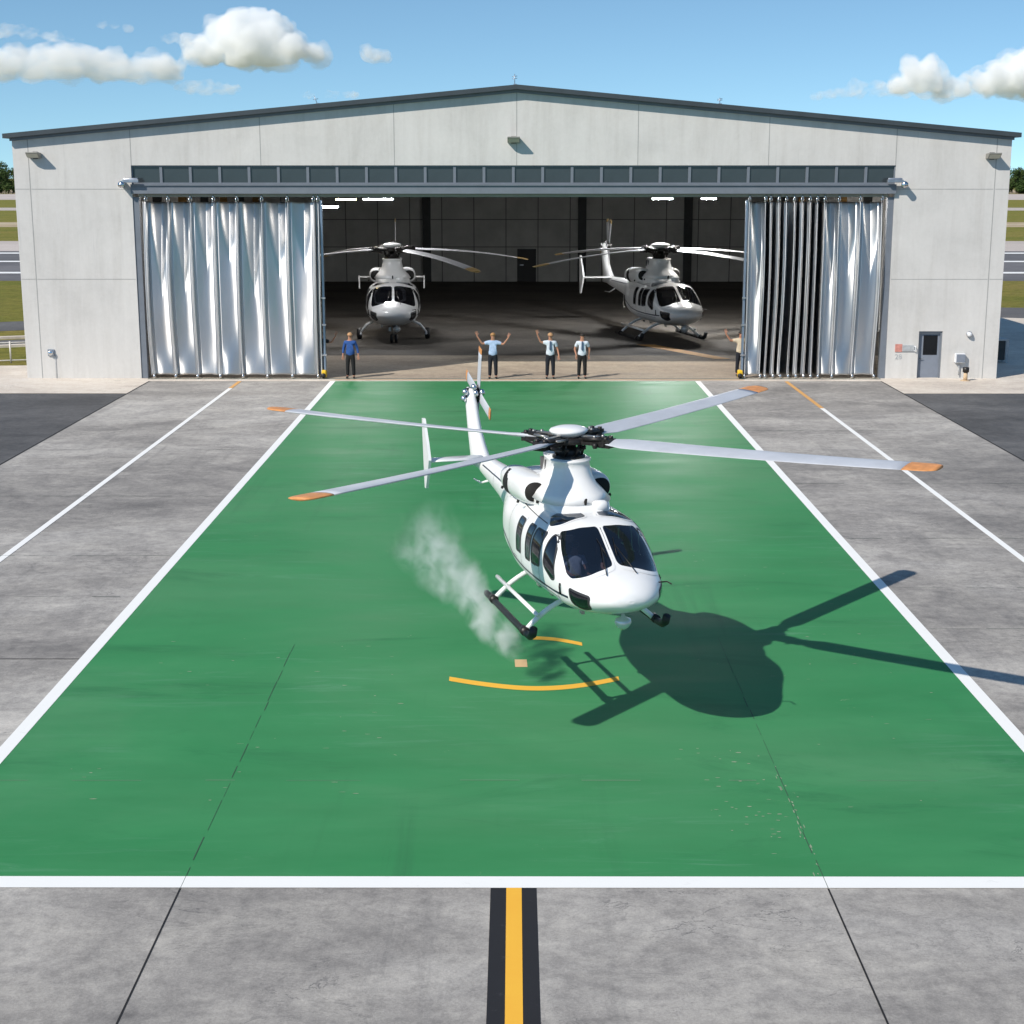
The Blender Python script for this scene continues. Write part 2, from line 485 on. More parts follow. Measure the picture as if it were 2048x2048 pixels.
# pale strip in front of the facade, with its flared corner beside the building
b = MB()
b.quad([(-14.95, 59.1, .016), (-14.95, F, .016), (-24.5, F, .016), (-24.5, 59.1, .016)][::-1])
b.quad([(-24.5, 59.1, .016), (-24.5, F, .016), (-23.2, 68.0, .016), (-40, 66.6, .016), (-40, 59.1, .016)][::-1])
b.quad([(-20.2, F, .016), (-20.2, 68.3, .016), (-23.2, 68.0, .016), (-24.5, F, .016)])
b.quad([(15.05, 59.1, .016), (15.05, F, .016), (40, F, .016), (40, 59.1, .016)])
b.quad([(20.1, F, .016), (20.1, 90, .016), (29, 92, .016), (60, 80, .016), (60, F, .016)][::-1])
b.quad([(-14.95, F - .9, .016), (15.05, F - .9, .016), (15.05, F, .016), (-14.95, F, .016)])
tag(b.build('pavement', M['pale']), kind='structure')
sheet('green_pad', rect(-7.42, 7.55, 17.0, F - .9), .016, M['green'])
b = MB()
z = .0202
b.quad([(x, y, z) for x, y in rect(-7.55, -7.33, 17.05, F - .95)])
b.quad([(x, y, z) for x, y in rect(7.42, 7.64, 17.05, F - .95)])
b.quad([(x, y, z) for x, y in rect(-30, 30, 16.75, 17.05)])
for x0 in (-11.25, 11.15):
    b.quad([(x, y, z) for x, y in rect(x0 - .08, x0 + .08, 5, 60.6 if x0 < 0 else 55.2)])
tag(b.build('white_line', M['white_line'], fix=False), kind='structure')
b = MB()
b.quad([(x, y, z) for x, y in rect(11.07, 11.23, 55.2, F - 1)])
b.quad([(x, y, z) for x, y in rect(-11.33, -11.17, 60.6, F - 1)])
tag(b.build('faded_orange_line', M['orange_line'], fix=False), kind='structure')
sheet('taxi_line_border', rect(-.275, .265, -20, 16.75), .016, M['black_line'])
sheet('taxi_line', rect(-.09, .09, -20, 16.75), .020, M['yellow_line'])
# worn yellow circle arcs
def arc(pts, wd):
    # smooth curve through ground points
    b = MB(); out = []
    n = len(pts)
    for i in range(n - 1):
        p0 = Vector(pts[max(i - 1, 0)]); p1 = Vector(pts[i]); p2 = Vector(pts[i + 1]); p3 = Vector(pts[min(i + 2, n - 1)])
        for k in range(8):
            t = k / 8
            out.append(.5 * ((2 * p1) + (p2 - p0) * t + (2 * p0 - 5 * p1 + 4 * p2 - p3) * t * t + (3 * p1 - p0 - 3 * p2 + p3) * t ** 3))
    out.append(Vector(pts[-1]))
    a = [(p.x, p.y - wd / 2, .0203) for p in out]; c = [(p.x, p.y + wd / 2, .0203) for p in out]
    b.grid([a, c], smooth=False)
    return tag(b.build('yellow_arc', M['yellow_line']), kind='structure')
arc([(-1.08, 24.47), (-.61, 24.24), (-.09, 24.05), (.35, 23.98), (.79, 24.03), (1.25, 24.2), (1.75, 24.49)], .22)
arc([(.25, 26.80), (.5, 26.78), (.82, 26.68), (1.22, 26.42)], .2)
sheet('tan_marker', [(.02, 25.1), (.23, 25.1), (.22, 25.52), (.01, 25.52)], .0203, M['tan_mark'])
# joints in the slabs
b = MB(); z = .0165
for x, yy in ((-3.93, (2, 16.74)), (3.70, (2, 16.74))):
    b.quad([(p, q, .0155) for p, q in rect(x - .011, x + .011, *yy)])
for x, yy in ((-14.97, (5, F - .9)), (15.05, (5, F - .9))):
    b.quad([(p, q, z) for p, q in rect(x - .03, x + .03, *yy)])
b.quad([(p, q, z) for p, q in rect(-14.9, -7.56, 25.54, 25.57)])
tag(b.build('slab_joint', M['joint'], fix=False), kind='structure')
b = MB(); z = .0205
for x in (-3.93, 3.70):
    random.seed(int(x * 10) + 99)
    y = 16.75
    while y < 26:
        l = random.uniform(.3, 1.1)
        dx = random.uniform(-.012, .012)
        ww = random.uniform(.002, .006)
        b.quad([(p, q, z) for p, q in rect(x + dx - ww, x + dx + ww, y, y + l)])
        y += l + random.uniform(0, .25)
for yy, x0, x1 in ((30.3, 7.7, 15), (34.7, 7.7, 15), (39.5, -14.9, -7.6), (46.5, -14.9, -7.6), (41.2, 7.7, 15), (27.4, 7.7, 15), (50.2, 7.7, 15), (29.6, -14.9, -7.6), (33.0, -14.9, -7.6)):
    x = x0
    while x < x1:
        l = random.uniform(.3, 1.4)
        dy = random.uniform(-.012, .012); ww = random.uniform(.004, .011)
        b.quad([(p, q, z) for p, q in rect(x, min(x + l, x1), yy + dy - ww, yy + dy + ww)])
        x += l + random.uniform(0, .5)
tag(b.build('hairline_joint', M['joint_soft'], fix=False), kind='structure')
b = MB(); x = -7.3
while x < 7.4:
    l = random.uniform(.2, 1.2); dy = random.uniform(-.01, .01); ww = random.uniform(.003, .008)
    b.quad([(p, q, .0200) for p, q in rect(x, min(x + l, 7.4), 20.05 + dy - ww, 20.05 + dy + ww)]); x += l + random.uniform(.1, 1.6)
tag(b.build('scuffed_joint', plain('scuffed_joint', (.17, .27, .17), .8), fix=False), kind='structure')

# flakes of paint worn off the pad
b = MB(); rc = random.Random(21)
def flake(x, y, sx, sy):
    n = rc.randint(5, 8); a0 = rc.random() * 6
    b.quad([(x + cos(a0 + 2 * pi * k / n) * sx * rc.uniform(.5, 1), y + sin(a0 + 2 * pi * k / n) * sy * rc.uniform(.4, 1), .0185) for k in range(n)])
for k in range(46): flake(3.1 + rc.gauss(0, .35), rc.uniform(17.6, 21.3), rc.uniform(.012, .06), rc.uniform(.006, .022))
for k in range(30): flake(3.68 + rc.gauss(0, .03), rc.uniform(17.1, 20.6), rc.uniform(.006, .014), rc.uniform(.02, .10))
for k in range(40): flake(rc.uniform(-6.5, -1.5), rc.uniform(19, 27), rc.uniform(.015, .07), rc.uniform(.006, .02))
for k in range(30): flake(rc.uniform(3.5, 7.2), rc.uniform(19, 34), rc.uniform(.015, .07), rc.uniform(.006, .02))
tag(b.build('paint_flake', plain('bare_patch', (.30, .36, .24), .85, 0, .3, 8.), fix=False), kind='structure')

# runway, taxiways and tracks beyond
sheet('runway', rect(-2500, 2500, 125.3, 204), .006, M['road'])
b = MB()
for y0, y1 in ((134.6, 136.9), (153.0, 155.2), (169.8, 172.4)):
    b.quad([(x, y, .030) for x, y in rect(-2500, 2500, y0, y1)])
tag(b.build('runway_line', M['white_line'], fix=False), kind='structure')
sheet('runway_shoulder', rect(-2500, 2500, 176, 204), .014, M['farroad'])
sheet('far_road', rect(-3500, 3500, 577, 770), .010, M['farroad'])
sheet('far_track', rect(-3500, 3500, 392, 428), .010, M['farroad'])
sheet('bare_strip', rect(-3500, 3500, 262, 290), .008, M['sand'])
sheet('sandy_bank', rect(-3500, 3500, 790, 1030), .012, M['sand'])
b = MB()
b.quad([(-90, 76, .006), (-31, 82.3, .006), (-20.3, 87.5, .006), (-12, 94, .006), (-12, 99, .006), (-25, 91.5, .006), (-32, 88, .006), (-90, 80, .006)])
b.quad([(-90, 66, .006), (-27.4, 75.2, .006), (-20.3, 78.6, .006), (-12, 80.3, .006), (-12, 84, .006), (-21, 81.3, .006), (-30, 77.5, .006), (-90, 70, .006)])
tag(b.build('service_road', M['asphalt']), kind='structure')
b = MB()
def kerb(pts, w_, h_):
    for (x0, y0), (x1, y1) in zip(pts, pts[1:]):
        d = Vector((x1 - x0, y1 - y0, 0)); L = d.length; d.normalize(); nn = Vector((-d.y, d.x, 0))
        b.obox(((x0 + x1) / 2, (y0 + y1) / 2, h_ / 2), d, nn, Vector((0, 0, 1)), L / 2 + .05, w_ / 2, h_ / 2)
kerb([(-90, 71), (-30, 78.3), (-21, 82), (-12, 84.6)], .5, .12)
kerb([(-90, 65.2), (-27.4, 74.6), (-20.3, 78.0), (-12, 79.6)], .4, .12)
tag(b.build('kerb', M['pale']), kind='structure')
b = MB()
b.quad([(20.3, 92, .006), (34, 88, .006), (60, 82, .006), (60, 95, .006), (34, 99, .006), (20, 101, .006)])
tag(b.build('side_road', M['road']), kind='structure')

# ------------------------------------------------------------------ the hangar
HX0, HX1, HD = -20.25, 20.05, 61.0
EAVE, APEX = 9.74, 11.60
OX0, OX1, OZ = -15.50, 15.43, 7.51
WZ0, WZ1 = 7.95, 8.66
T = .38
hangar = tag(empty('hangar', (0, F, 0)), 'large pale concrete hangar with low gable roof, wide open front and dark window band', 'hangar')
def topz(x): return EAVE + (APEX - EAVE) * (1 - abs(x - .1) / (20.15))
b = MB()
Y0 = 0.0
DX0, DX1, DZ = 16.74, 17.72, 1.97
b.prism_y([(HX0, 0), (OX0, 0), (OX0, topz(OX0)), (HX0, topz(HX0))], Y0, Y0 + T)
b.prism_y([(OX1, 0), (DX0, 0), (DX0, topz(DX0)), (OX1, topz(OX1))], Y0, Y0 + T)
b.prism_y([(DX0, DZ), (DX1, DZ), (DX1, topz(DX1)), (DX0, topz(DX0))], Y0, Y0 + T)
b.prism_y([(DX1, 0), (HX1, 0), (HX1, topz(HX1)), (DX1, topz(DX1))], Y0, Y0 + T)
b.prism_y([(OX0, WZ1), (.1, WZ1), (.1, APEX), (OX0, topz(OX0))], Y0, Y0 + T)
b.prism_y([(.1, WZ1), (OX1, WZ1), (OX1, topz(OX1)), (.1, APEX)], Y0, Y0 + T)
e = .004
for x in (-10.24, -4.84, .1, 4.99, 10.27):
    b.box(x - .013, x + .013, Y0 - e, Y0 + .01, WZ1 + .01, topz(x) - .02, 1)
for x in (OX0 + .02, OX1 - .02):
    b.box(x - .014, x + .014, Y0 - e, Y0 + .01, WZ1 + .01, topz(x) - .02, 1)
for x in (-19.62, 19.46):
    b.box(x - .016, x + .016, Y0 - e, Y0 + .01, .02, topz(x) - .02, 1)
for zz in (4.1, 7.72):
    b.box(HX0 + .02, -19.66, Y0 - e, Y0 + .01, zz - .011, zz + .011, 1)
    b.box(-19.58, OX0 - .03, Y0 - e, Y0 + .01, zz - .011, zz + .011, 1)
    b.box(OX1 + .03, 19.42, Y0 - e, Y0 + .01, zz - .011, zz + .011, 1)
    b.box(19.50, HX1 - .02, Y0 - e, Y0 + .01, zz - .011, zz + .011, 1)
b.build('front_wall', [M['wall'], M['wall_joint']], hangar)
b = MB()
b.box(HX0, HX0 + .3, T, HD, 0, EAVE - .05)
b.build('side_wall', M['wall'], hangar)
b = MB(); b.box(HX1 - .3, HX1, T, HD, 0, EAVE - .05)
b.build('side_wall', M['wall'], hangar)
b = MB()
BY = HD - .35
b.prism_y([(HX0 + .3, 0), (HX1 - .3, 0), (HX1 - .3, EAVE), (.1, APEX - .1), (HX0 + .3, EAVE)], BY, HD)
jy = BY - .02
for x in [i * 2.55 - 18.5 for i in range(15)]:
    b.box(x - .035, x + .035, jy, BY + .05, 0, 9.8, 1)
for zz in (2.75, 4.9, 6.9, 8.8):
    b.box(HX0 + .3, HX1 - .3, jy + .005, BY + .05, zz - .03, zz + .03, 1)
b.build('back_wall', [M['int_wall'], M['int_joint']], hangar)
# roof: two sloped slabs with overhang, dark metal edge
b = MB()
ov, oy = .26, -.34
for sx, xe in ((-1, HX0 - ov), (1, HX1 + ov)):
    ze = topz(xe)
    z_in = APEX
    pts = [(xe, ze + .02), (.1, z_in + .02), (.1, z_in + .20), (xe, ze + .20)]
    if sx > 0: pts = [(.1, z_in + .02), (xe, ze + .02), (xe, ze + .20), (.1, z_in + .20)]
    b.prism_y(pts, oy, HD + .3)
roof = b.build('roof', M['roof_trim'], hangar)
b = MB()
for sx, xe in ((-1, HX0 - .06), (1, HX1 + .06)):
    ze = topz(xe)
    pts = [(xe, ze - .10), (.1, APEX - .10), (.1, APEX + .018), (xe, ze + .018)]
    if sx > 0: pts = [(.1, APEX - .10), (xe, ze - .10), (xe, ze + .018), (.1, APEX + .018)]
    b.prism_y(pts, -.10, -.003)
b.build('fascia_flashing', M['trim'], hangar)
b = MB()
for x0, x1 in ((HX0 + .3, .1), (.1, HX1 - .3)):
    b.quad([(x0, T, topz(x0) - .25), (x1, T, topz(x1) - .25), (x1, BY, topz(x1) - .25), (x0, BY, topz(x0) - .25)])
for k in range(9):      # portal rafters
    y = 3 + k * 6.6
    for x0, x1 in ((HX0 + .3, .1), (.1, HX1 - .3)):
        b.prism_y([(x0, topz(x0) - .95), (x1, topz(x1) - .95), (x1, topz(x1) - .27), (x0, topz(x0) - .27)], y, y + .25, 1)
b.build('ceiling', [M['int_roof'], M['int_dark']], hangar)
for k in range(9):
    y = 3 + k * 6.6
    for x0, x1 in ((HX0 + .3, HX0 + .75), (HX1 - .75, HX1 - .3)):
        b = MB(); b.box(x0, x1, y, y + .3, 0, EAVE - .4); b.build('column', M['int_dark'] if k % 2 else M['int_ochre'], hangar)
for x in (-6.95, 5.4, 13.8):
    b = MB(); b.box(x - .32, x + .32, BY - .5, BY - .05, 0, topz(x) - .5); b.build('column', M['int_dark'], hangar)
# header beam and track, jambs
b = MB()
b.box(OX0 - .02, OX1 + .02, -.16, T, OZ + .03, WZ0 - .035)
b.box(OX0 + .06, OX1 - .06, -.22, -.16, WZ0 - .09, WZ0 - .04)
b.build('header_beam', M['trim'], hangar)
b = MB()
b.box(OX0 + .26, OX1 - .26, .0, T, OZ - .10, OZ + .02)
b.build('curtain_track', plain('pale_track', (.30, .28, .22), .6), hangar)
for x0, x1 in ((OX0 + .003, OX0 + .25), (OX1 - .25, OX1 - .003)):
    b = MB(); b.box(x0, x1, .04, T - .01, 0, OZ - .11); b.build('jamb', M['trim'], hangar)
# window band: 26 windows
N = 26
ws = (OX1 - OX0) / N
fb = MB()
fb.box(0, ws, .06, .2, WZ0 - .03, WZ0 + .03); fb.box(0, ws, .06, .2, WZ1 - .05, WZ1 - .003)
fb.box(0, .055, .06, .2, WZ0 + .03, WZ1 - .05); fb.box(ws - .055, ws, .06, .2, WZ0 + .03, WZ1 - .05)
fme = fb.mesh('window', M['trim'])
pb = MB(); pb.box(.055, ws - .055, .12, .145, WZ0 + .03, WZ1 - .05)
pme = pb.mesh('pane', M['winglass'])
for i in range(N):
    wo = link('window', fme, hangar); wo.location = (OX0 + i * ws, 0, 0)
    link('pane', pme, wo)
# personnel door in its recess
b = MB(); b.box(DX0 + .003, DX1 - .003, .16, .22, .03, DZ - .003)
door = b.build('door', M['doorgrey'], hangar)
b = MB()
for a in ((DX0 + .003, DX0 + .07, .03, DZ - .003), (DX1 - .07, DX1 - .003, .03, DZ - .003), (DX0 + .07, DX1 - .07, DZ - .09, DZ - .003)):
    b.box(a[0], a[1], .06, .158, a[2], a[3])
b.build('door_frame', M['trim'], door)
b = MB(); b.box(DX0 + .24, DX1 - .16, .15, .159, .98, DZ - .18); b.build('pane', plain('door_glass', (.012, .013, .015), .08), door)
b = MB(); b.box(DX0 + .10, DX0 + .15, .09, .16, .80, .84); b.box(DX0 + .10, DX0 + .24, .09, .105, .81, .835)
b.build('door_handle', M['chrome'], door)
b = MB(); b.box(DX0, DX1, -.12, .15, .0, .03); b.build('door_sill', M['pale'], door)
# back door
b = MB(); b.box(.25, 1.75, BY - .06, BY - .025, 0, 2.6)
bd = b.build('door', plain('black_back_door', (.014, .015, .017), .6), hangar)
bd['label'] = 'dark door in the back wall'
b = MB(); b.box(.45, .75, BY - .09, BY - .06, 1.30, 1.36); b.build('door_handle', M['steel'], bd)
# hangar floor: sunlit front painted paler, shaded rest painted darker
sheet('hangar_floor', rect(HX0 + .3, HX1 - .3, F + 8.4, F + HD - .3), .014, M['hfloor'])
sheet('sun_tinted_floor', rect(HX0 + .3, HX1 - .3, F, F + 8.4), .014, M['hfloor_sun'])
b = MB()
b.quad([(x, y, .024) for x, y in rect(-15.2, 15.2, F - .30, F - .12)])
tag(b.build('door_track_line', M['joint_soft'], fix=False), kind='structure')
b = MB()
b.quad([(6.1, 76.8, .026), (7.0, 76.8, .026), (10.0, 70.6, .026), (9.2, 70.6, .026)])
tag(b.build('floor_marking', M['orange_line'], fix=False), kind='structure')
sheet('threshold_line', rect(-7.4, 9.5, F - .62, F - .5), .027, M['orange_line'])

# wall lamps
def flood(x, z, label):
    o = tag(empty('floodlight', (x, F, z)), label, 'floodlight', 'floodlights on the hangar front')
    b = MB()
    pts = [(-.02, .07), (-.52, .10), (-.52, .05), (-.30, -.12), (-.02, -.14)]
    n = len(pts); hw = .25
    vs = [(-hw, y, zz) for y, zz in pts] + [(hw, y, zz) for y, zz in pts]
    fs = [tuple(range(n - 1, -1, -1)), tuple(range(n, 2 * n))] + [(i, (i + 1) % n, (i + 1) % n + n, i + n) for i in range(n)]
    b.add(vs, fs)
    bevel(b.build('housing', M['lampbody'], o), .012)
    b = MB(); b.quad([(-hw + .03, -.505, .04), (hw - .03, -.505, .04), (hw - .03, -.305, -.118), (-hw + .03, -.305, -.118)])
    p = b.build('lens', M['lampglass'], o)
    p.location = (0, -.006, -.006)
    b = MB(); b.box(-.10, .10, -.02, -.002, -.16, .12); b.build('bracket', M['dark_metal'], o)
    return o
flood(-19.33, 9.08, 'wedge floodlight high on the left end of the hangar front')
flood(-.02, 9.68, 'wedge floodlight in the middle under the roof peak')
flood(19.27, 9.05, 'wedge floodlight high on the right end of the hangar front')
# end brackets of the header
def end_bracket(x, sx, label):
    o = tag(empty('track_motor', (x, F, 8.0)), label, 'bracket', 'metal brackets at the ends of the header beam')
    b = MB()
    b.box(-.32, .32, -.42, -.23, -.02, .10); b.box(-.25, .25, -.36, -.24, .10, .15)
    b.tube([(-.28, -.32, .12), (.28, -.32, .12)], .05, 8)
    bevel(b.build('motor_housing', M['steel'], o), .01)
    b = MB(); b.tube([(sx * .38, -.44, -.1), (sx * .38, -.28, -.1)], .13, 14); b.box(sx * .38 - .05, sx * .38 + .05, -.28, -.001, -.22, .05)
    b.build('pulley', M['chrome'], o)
    return o
end_bracket(-15.45, -1, 'shiny bracket with pulley at the left end of the header beam')
end_bracket(15.35, 1, 'shiny bracket with pulley at the right end of the header beam')
# small fittings right of the opening
o = tag(empty('wall_sign', (16.2, F, 1.28)), 'small faded red and grey sign plate left of the door', 'sign')
b = MB(); b.box(-.42, -.13, -.03, -.002, -.16, .16); b.build('red_panel', M['pinkred'], o)
b = MB(); b.box(-.13, .36, -.05, -.002, -.13, .12)
for k in range(4): b.box(-.11, .30, -.058, -.05, -.10 + k * .055, -.075 + k * .055)
b.build('grey_panel', M['signgrey'], o)
b = MB(); b.tube([(.36, -.05, -.12), (.40, -.10, -.1), (.40, -.10, .06), (.36, -.05, .09)], .02, 8); b.build('handle', M['whitebox'], o)
def text(name, s, size, loc, mat, parent=None):
    cu = bpy.data.curves.new(name, 'FONT'); cu.body = s; cu.size = size; cu.extrude = .004
    tmp = bpy.data.objects.new(name, cu); C.objects.link(tmp)
    me = bpy.data.meshes.new_from_object(tmp.evaluated_get(bpy.context.evaluated_depsgraph_get()))
    bpy.data.objects.remove(tmp)
    me.materials.clear(); me.materials.append(mat)
    o = link(name, me, parent); o.location = loc; o.rotation_euler = (radians(90), 0, 0)
    return o
t_ = text('wall_number', '28', .30, (15.78, F - .008, .82), M['signgrey'])
tag(t_, 'small grey number 28 painted below the faded sign', 'number')
o = tag(empty('wall_light', (18.8, F, 1.85)), 'small round white lamp on the wall right of the door', 'wall lamp')
b = MB(); b.lathe([(.10, 0), (.12, .04), (.12, .10)], 16, axis=(0, -1, 0)); b.build('base', M['steel'], o)
b = MB(); b.lathe([(.10, .10), (.095, .15), (.06, .19), (.01, .2)], 16, axis=(0, -1, 0)); b.build('globe', M['whitebox'], o)
o = tag(empty('meter_box', (18.45, F, .88)), 'grey metal box on the wall right of the door', 'meter box')
b = MB(); b.box(-.20, .20, -.22, -.002, -.19, .19); bevel(b.build('cabinet', M['whitebox'], o), .015)
b = MB(); b.box(-.16, .18, -.232, -.221, -.16, .16); b.build('lid', M['doorgrey'], o)
b = MB(); b.tube([(0, -.08, -.19), (0, -.08, -.72)], .022, 8); b.build('conduit', M['signgrey'], o)
o = tag(empty('bollard', (18.55, F - .75, .016)), 'short worn post with dark top on the pavement below the grey box', 'bollard')
b = MB(); b.tube([(0, 0, 0), (0, 0, .34)], .085, 14); b.lathe([(.2, 0), (.2, .02)], 16); b.build('post', plain('tan_post', (.55, .40, .25), .7), o)
b = MB(); b.lathe([(.085, .34), (.13, .36), (.13, .55), (.10, .56)], 14); b.build('cap', M['dark_metal'], o)
o = tag(empty('socket_box', (-19.2, F, 1.08)), 'small round bracketed outlet low on the left end of the hangar front', 'outlet')
b = MB(); b.box(-.13, .13, -.06, -.002, -.13, .14); b.build('plate', M['steel'], o)
b = MB(); b.lathe([(.11, .05), (.11, .14), (.07, .17)], 14, axis=(0, -1, 0)); b.build('socket', M['chrome'], o)
b = MB(); b.tube([(.16, -.03, -.1), (.16, -.03, -1.05)], .012, 6); b.build('conduit', M['signgrey'], o)
# roof antennas
def antenna(x, y, h, tilt, label, arms=1):
    o = tag(empty('antenna', (x, y, topz(x) + .2)), label, 'antenna', 'small antennas on the roof edge')
    b = MB(); b.tube([(0, 0, 0), (tilt * h, 0, h)], .014, 6); b.box(-.05, .08, -.08, .08, 0, .04); b.build('mast', M['steel'], o)
    b = MB()
    for k in range(arms):
        zz = h * (.55 + .2 * k); b.tube([(tilt * zz - .10, 0, zz), (tilt * zz + .10, 0, zz + .03)], .012, 6)
    b.build('crossbar', M['steel'], o)
antenna(.02, F - .1, .42, 0, 'thin antenna mast standing at the roof peak', 2)
antenna(-7.9, F + .1, .32, -.4, 'small leaning antenna on the left roof slope')
antenna(8.25, F + .1, .26, 0, 'short antenna on the right roof slope', 2)

# ------------------------------------------------------------------ foil curtains
def curtain(label, x0, x1, zt, zb, hooks, y, seed, tight, polex, bumpx):
    o = tag(empty('foil_curtain', ((x0 + x1) / 2, F + y, 0)), label, 'curtain', 'silver foil curtains in the hangar opening')
    cx = (x0 + x1) / 2
    nu, nv = 520, 90
    rnd = random.Random(seed)
    hk = sorted(hooks)
    amp = [rnd.uniform(.75, 1.25) for _ in hk]
    lean = [rnd.uniform(-.10, .10) for _ in hk]
    foot = [rnd.uniform(.05, .30) for _ in hk]
    rows = []
    for j in range(nv + 1):
        v = j / nv
        row = []
        for i in range(nu + 1):
            x = x0 + (x1 - x0) * i / nu
            k = 0
            while k < len(hk) - 2 and x > hk[k + 1]: k += 1
            a, c = hk[k], hk[k + 1]
            wd = c - a
            s = min(max((x - a) / wd, 0), 1)
            d = 0.
            for q, h in enumerate(hk):
                rw = .042
                g = (x - h + .02 * lean[q] * v) / rw
                d -= .11 * amp[q] * exp(-g * g) * (1 - .2 * v)
                if wd > .5:
                    g3 = (x - h - .085) / .034; g4 = (x - h + .08) / .03
                    d += .05 * amp[q] * exp(-g3 * g3) + .035 * exp(-g4 * g4)
            if wd > .5:
                A = amp[k]
                # slack upper part hangs in a V from the two hooks, bellies out, foot flares
                vt = exp(-(v / (.42 * A)) ** 2)
                tent = max(0., 1 - v / (.5 * A) - abs(s - .58) * 1.7)
                d += .36 * A * (sqrt(tent * tent + .06) - .245) + .16 * A * sin(pi * s) * vt
                d += .10 * A * sin(pi * s) * (1 - vt)
                d += (.04 * lean[k] * 10) * sin(2 * pi * s) * (.4 + vt)
                fb_ = exp(-((1 - v) / (.06 + .3 * foot[k])) ** 2)
                d -= foot[k] * sin(pi * s) * fb_
            else:
                d += tight * amp[k] * max(0., 1 - abs(2 * s - 1) * (1.55 + .5 * lean[k] * 10)) * (.9 + .1 * sin(3 * v + k)) * min(1., .35 + 3 * v)
            d += .10 * noise.noise((x * .9 + seed, v * 1.3, seed * 1.3)) + .02 * noise.noise((x * 2 + seed, v * 4, 4.))
            d -= .34 * sin(pi * min(v / .95, 1.)) ** 1. * (.6 + .4 * noise.noise((x * .6 + seed, 2., 1.)))
            sway = .03 * sin(v * 2.5 + seed + x * 1.7) * v + .02 * noise.noise((x * 2, v * 2, seed + 9.))
            lo = zb + .05 * sin(pi * s) * (1 if wd > .5 else .3)
            hi = zt - .035 * sin(pi * s) * min(wd, 1.)
            row.append((x + sway - cx, d, hi + (lo - hi) * v))
        rows.append(row)
    b = MB(); b.grid(rows)
    sh = b.build('curtain_sheet', M['foil'], o, fix=False)
    uv = sh.data.uv_layers.new(name='UVMap')
    for lp in sh.data.loops:
        vi = lp.vertex_index; uv.data[lp.index].uv = ((vi % (nu + 1)) / nu, 1 - (vi // (nu + 1)) / nv)
    m = sh.modifiers.new('solid', 'SOLIDIFY'); m.thickness = .006
    for h in hk:
        hb_ = MB(); X = h - cx
        hb_.tube([(X - .035, -.14, zt - .03), (X - .035, -.14, zt + .16)], .028, 8)
        hb_.tube([(X + .045, -.10, zt + .02), (X + .045, -.10, zt + .20)], .024, 8)
        hb_.lathe([(.01, -.03), (.055, -.03), (.055, .03), (.01, .03)], 12, (X, -.12, zt + .20), axis=(1, 0, 0))
        hb_.build('hook', M['chrome'], o)
    for h in hk:
        hb_ = MB(); hb_.lathe([(.02, .0), (.06, .03), (.05, .12), (.02, .16)], 10, (h - cx, -.14, zb - .09))
        hb_.build('hem_weight', M['chrome'], o)
    b = MB(); b.box(polex - .045 - cx, polex + .045 - cx, -.10, .08, .08, zt + .05)
    pole = bevel(b.build('edge_pole', M['pole'], o), .012)
    for zz in (2.2, .95, 3.3):
        b = MB(); b.box(polex - .09 - cx, polex + .09 - cx, -.16, -.10, zz, zz + .07); b.build('clasp', M['chrome'], pole)
    b = MB(); b.box(bumpx - .10 - cx, bumpx + .10 - cx, -.22, .10, .045, .36)
    bevel(b.build('bumper', M['yellow'], o), .05, 3)
    b = MB(); b.lathe([(.02, -.06), (.10, -.06), (.10, .06), (.02, .06)], 14, (bumpx - cx - .02, -.23, .14), axis=(0, 1, 0)); b.build('wheel', M['black'], o)
    return o
curtain('wide silver foil curtain with evenly spaced pleats at the left side of the hangar opening', -15.12, -7.93, 7.23, .12,
        [-14.97, -14.07, -13.16, -12.22, -11.27, -10.26, -9.22, -8.15, -7.97], .12, 3.1, .2, -7.86, -7.90)
curtain('silver foil curtain bunched into tight folds at the right side of the hangar opening', 9.52, 15.0, 7.23, .12,
        [9.56, 10.22, 10.42, 10.75, 11.06, 11.38, 11.7, 12.02, 12.32, 12.62, 13.2, 14.05, 14.95], .12, 8.7, 1.0, 9.47, 9.40)

# ------------------------------------------------------------------ inside the hangar: lit lamps, racks
M['tube_bright'] = emit('lit_lamp_bright', (.97, .98, 1, 1), 1500.)
M['tube_mid'] = emit('lit_lamp_mid', (1, .96, .90, 1), 1100.)
def ceil_lamp(x, y, z, L, mat, label):
    o = tag(empty('ceiling_light', (x, y, z)), label, 'lamp', 'lit strip lamps under the hangar roof')
    b = MB(); b.box(-L / 2, L / 2, -.12, .12, .03, .10); b.tube([(-L / 3, 0, .1), (-L / 3, 0, 1.2)], .01, 6); b.tube([(L / 3, 0, .1), (L / 3, 0, 1.2)], .01, 6)
    b.build('housing', M['int_dark'], o)
    b = MB(); b.box(-L / 2 + .03, L / 2 - .03, -.10, .10, -.03, .03); b.build('diffuser', M[mat], o)
ceil_lamp(-8.85, 75, 6.80, .9, 'tube_white', 'short white lit strip lamp beside the left curtain edge')
ceil_lamp(-7.2, 83, 7.05, 1.6, 'tube_white', 'long white lit strip lamp above the left parked helicopter')
ceil_lamp(-8.9, 83, 7.04, 1.1, 'tube_warm', 'dim yellow strip lamp above the left parked helicopter')
ceil_lamp(7.85, 83, 7.08, 1.1, 'tube_bright', 'white lit strip lamp above the right parked helicopter')
ceil_lamp(10.3, 83, 7.08, (.8), 'tube_mid', 'small warm lit lamp near the right curtain')

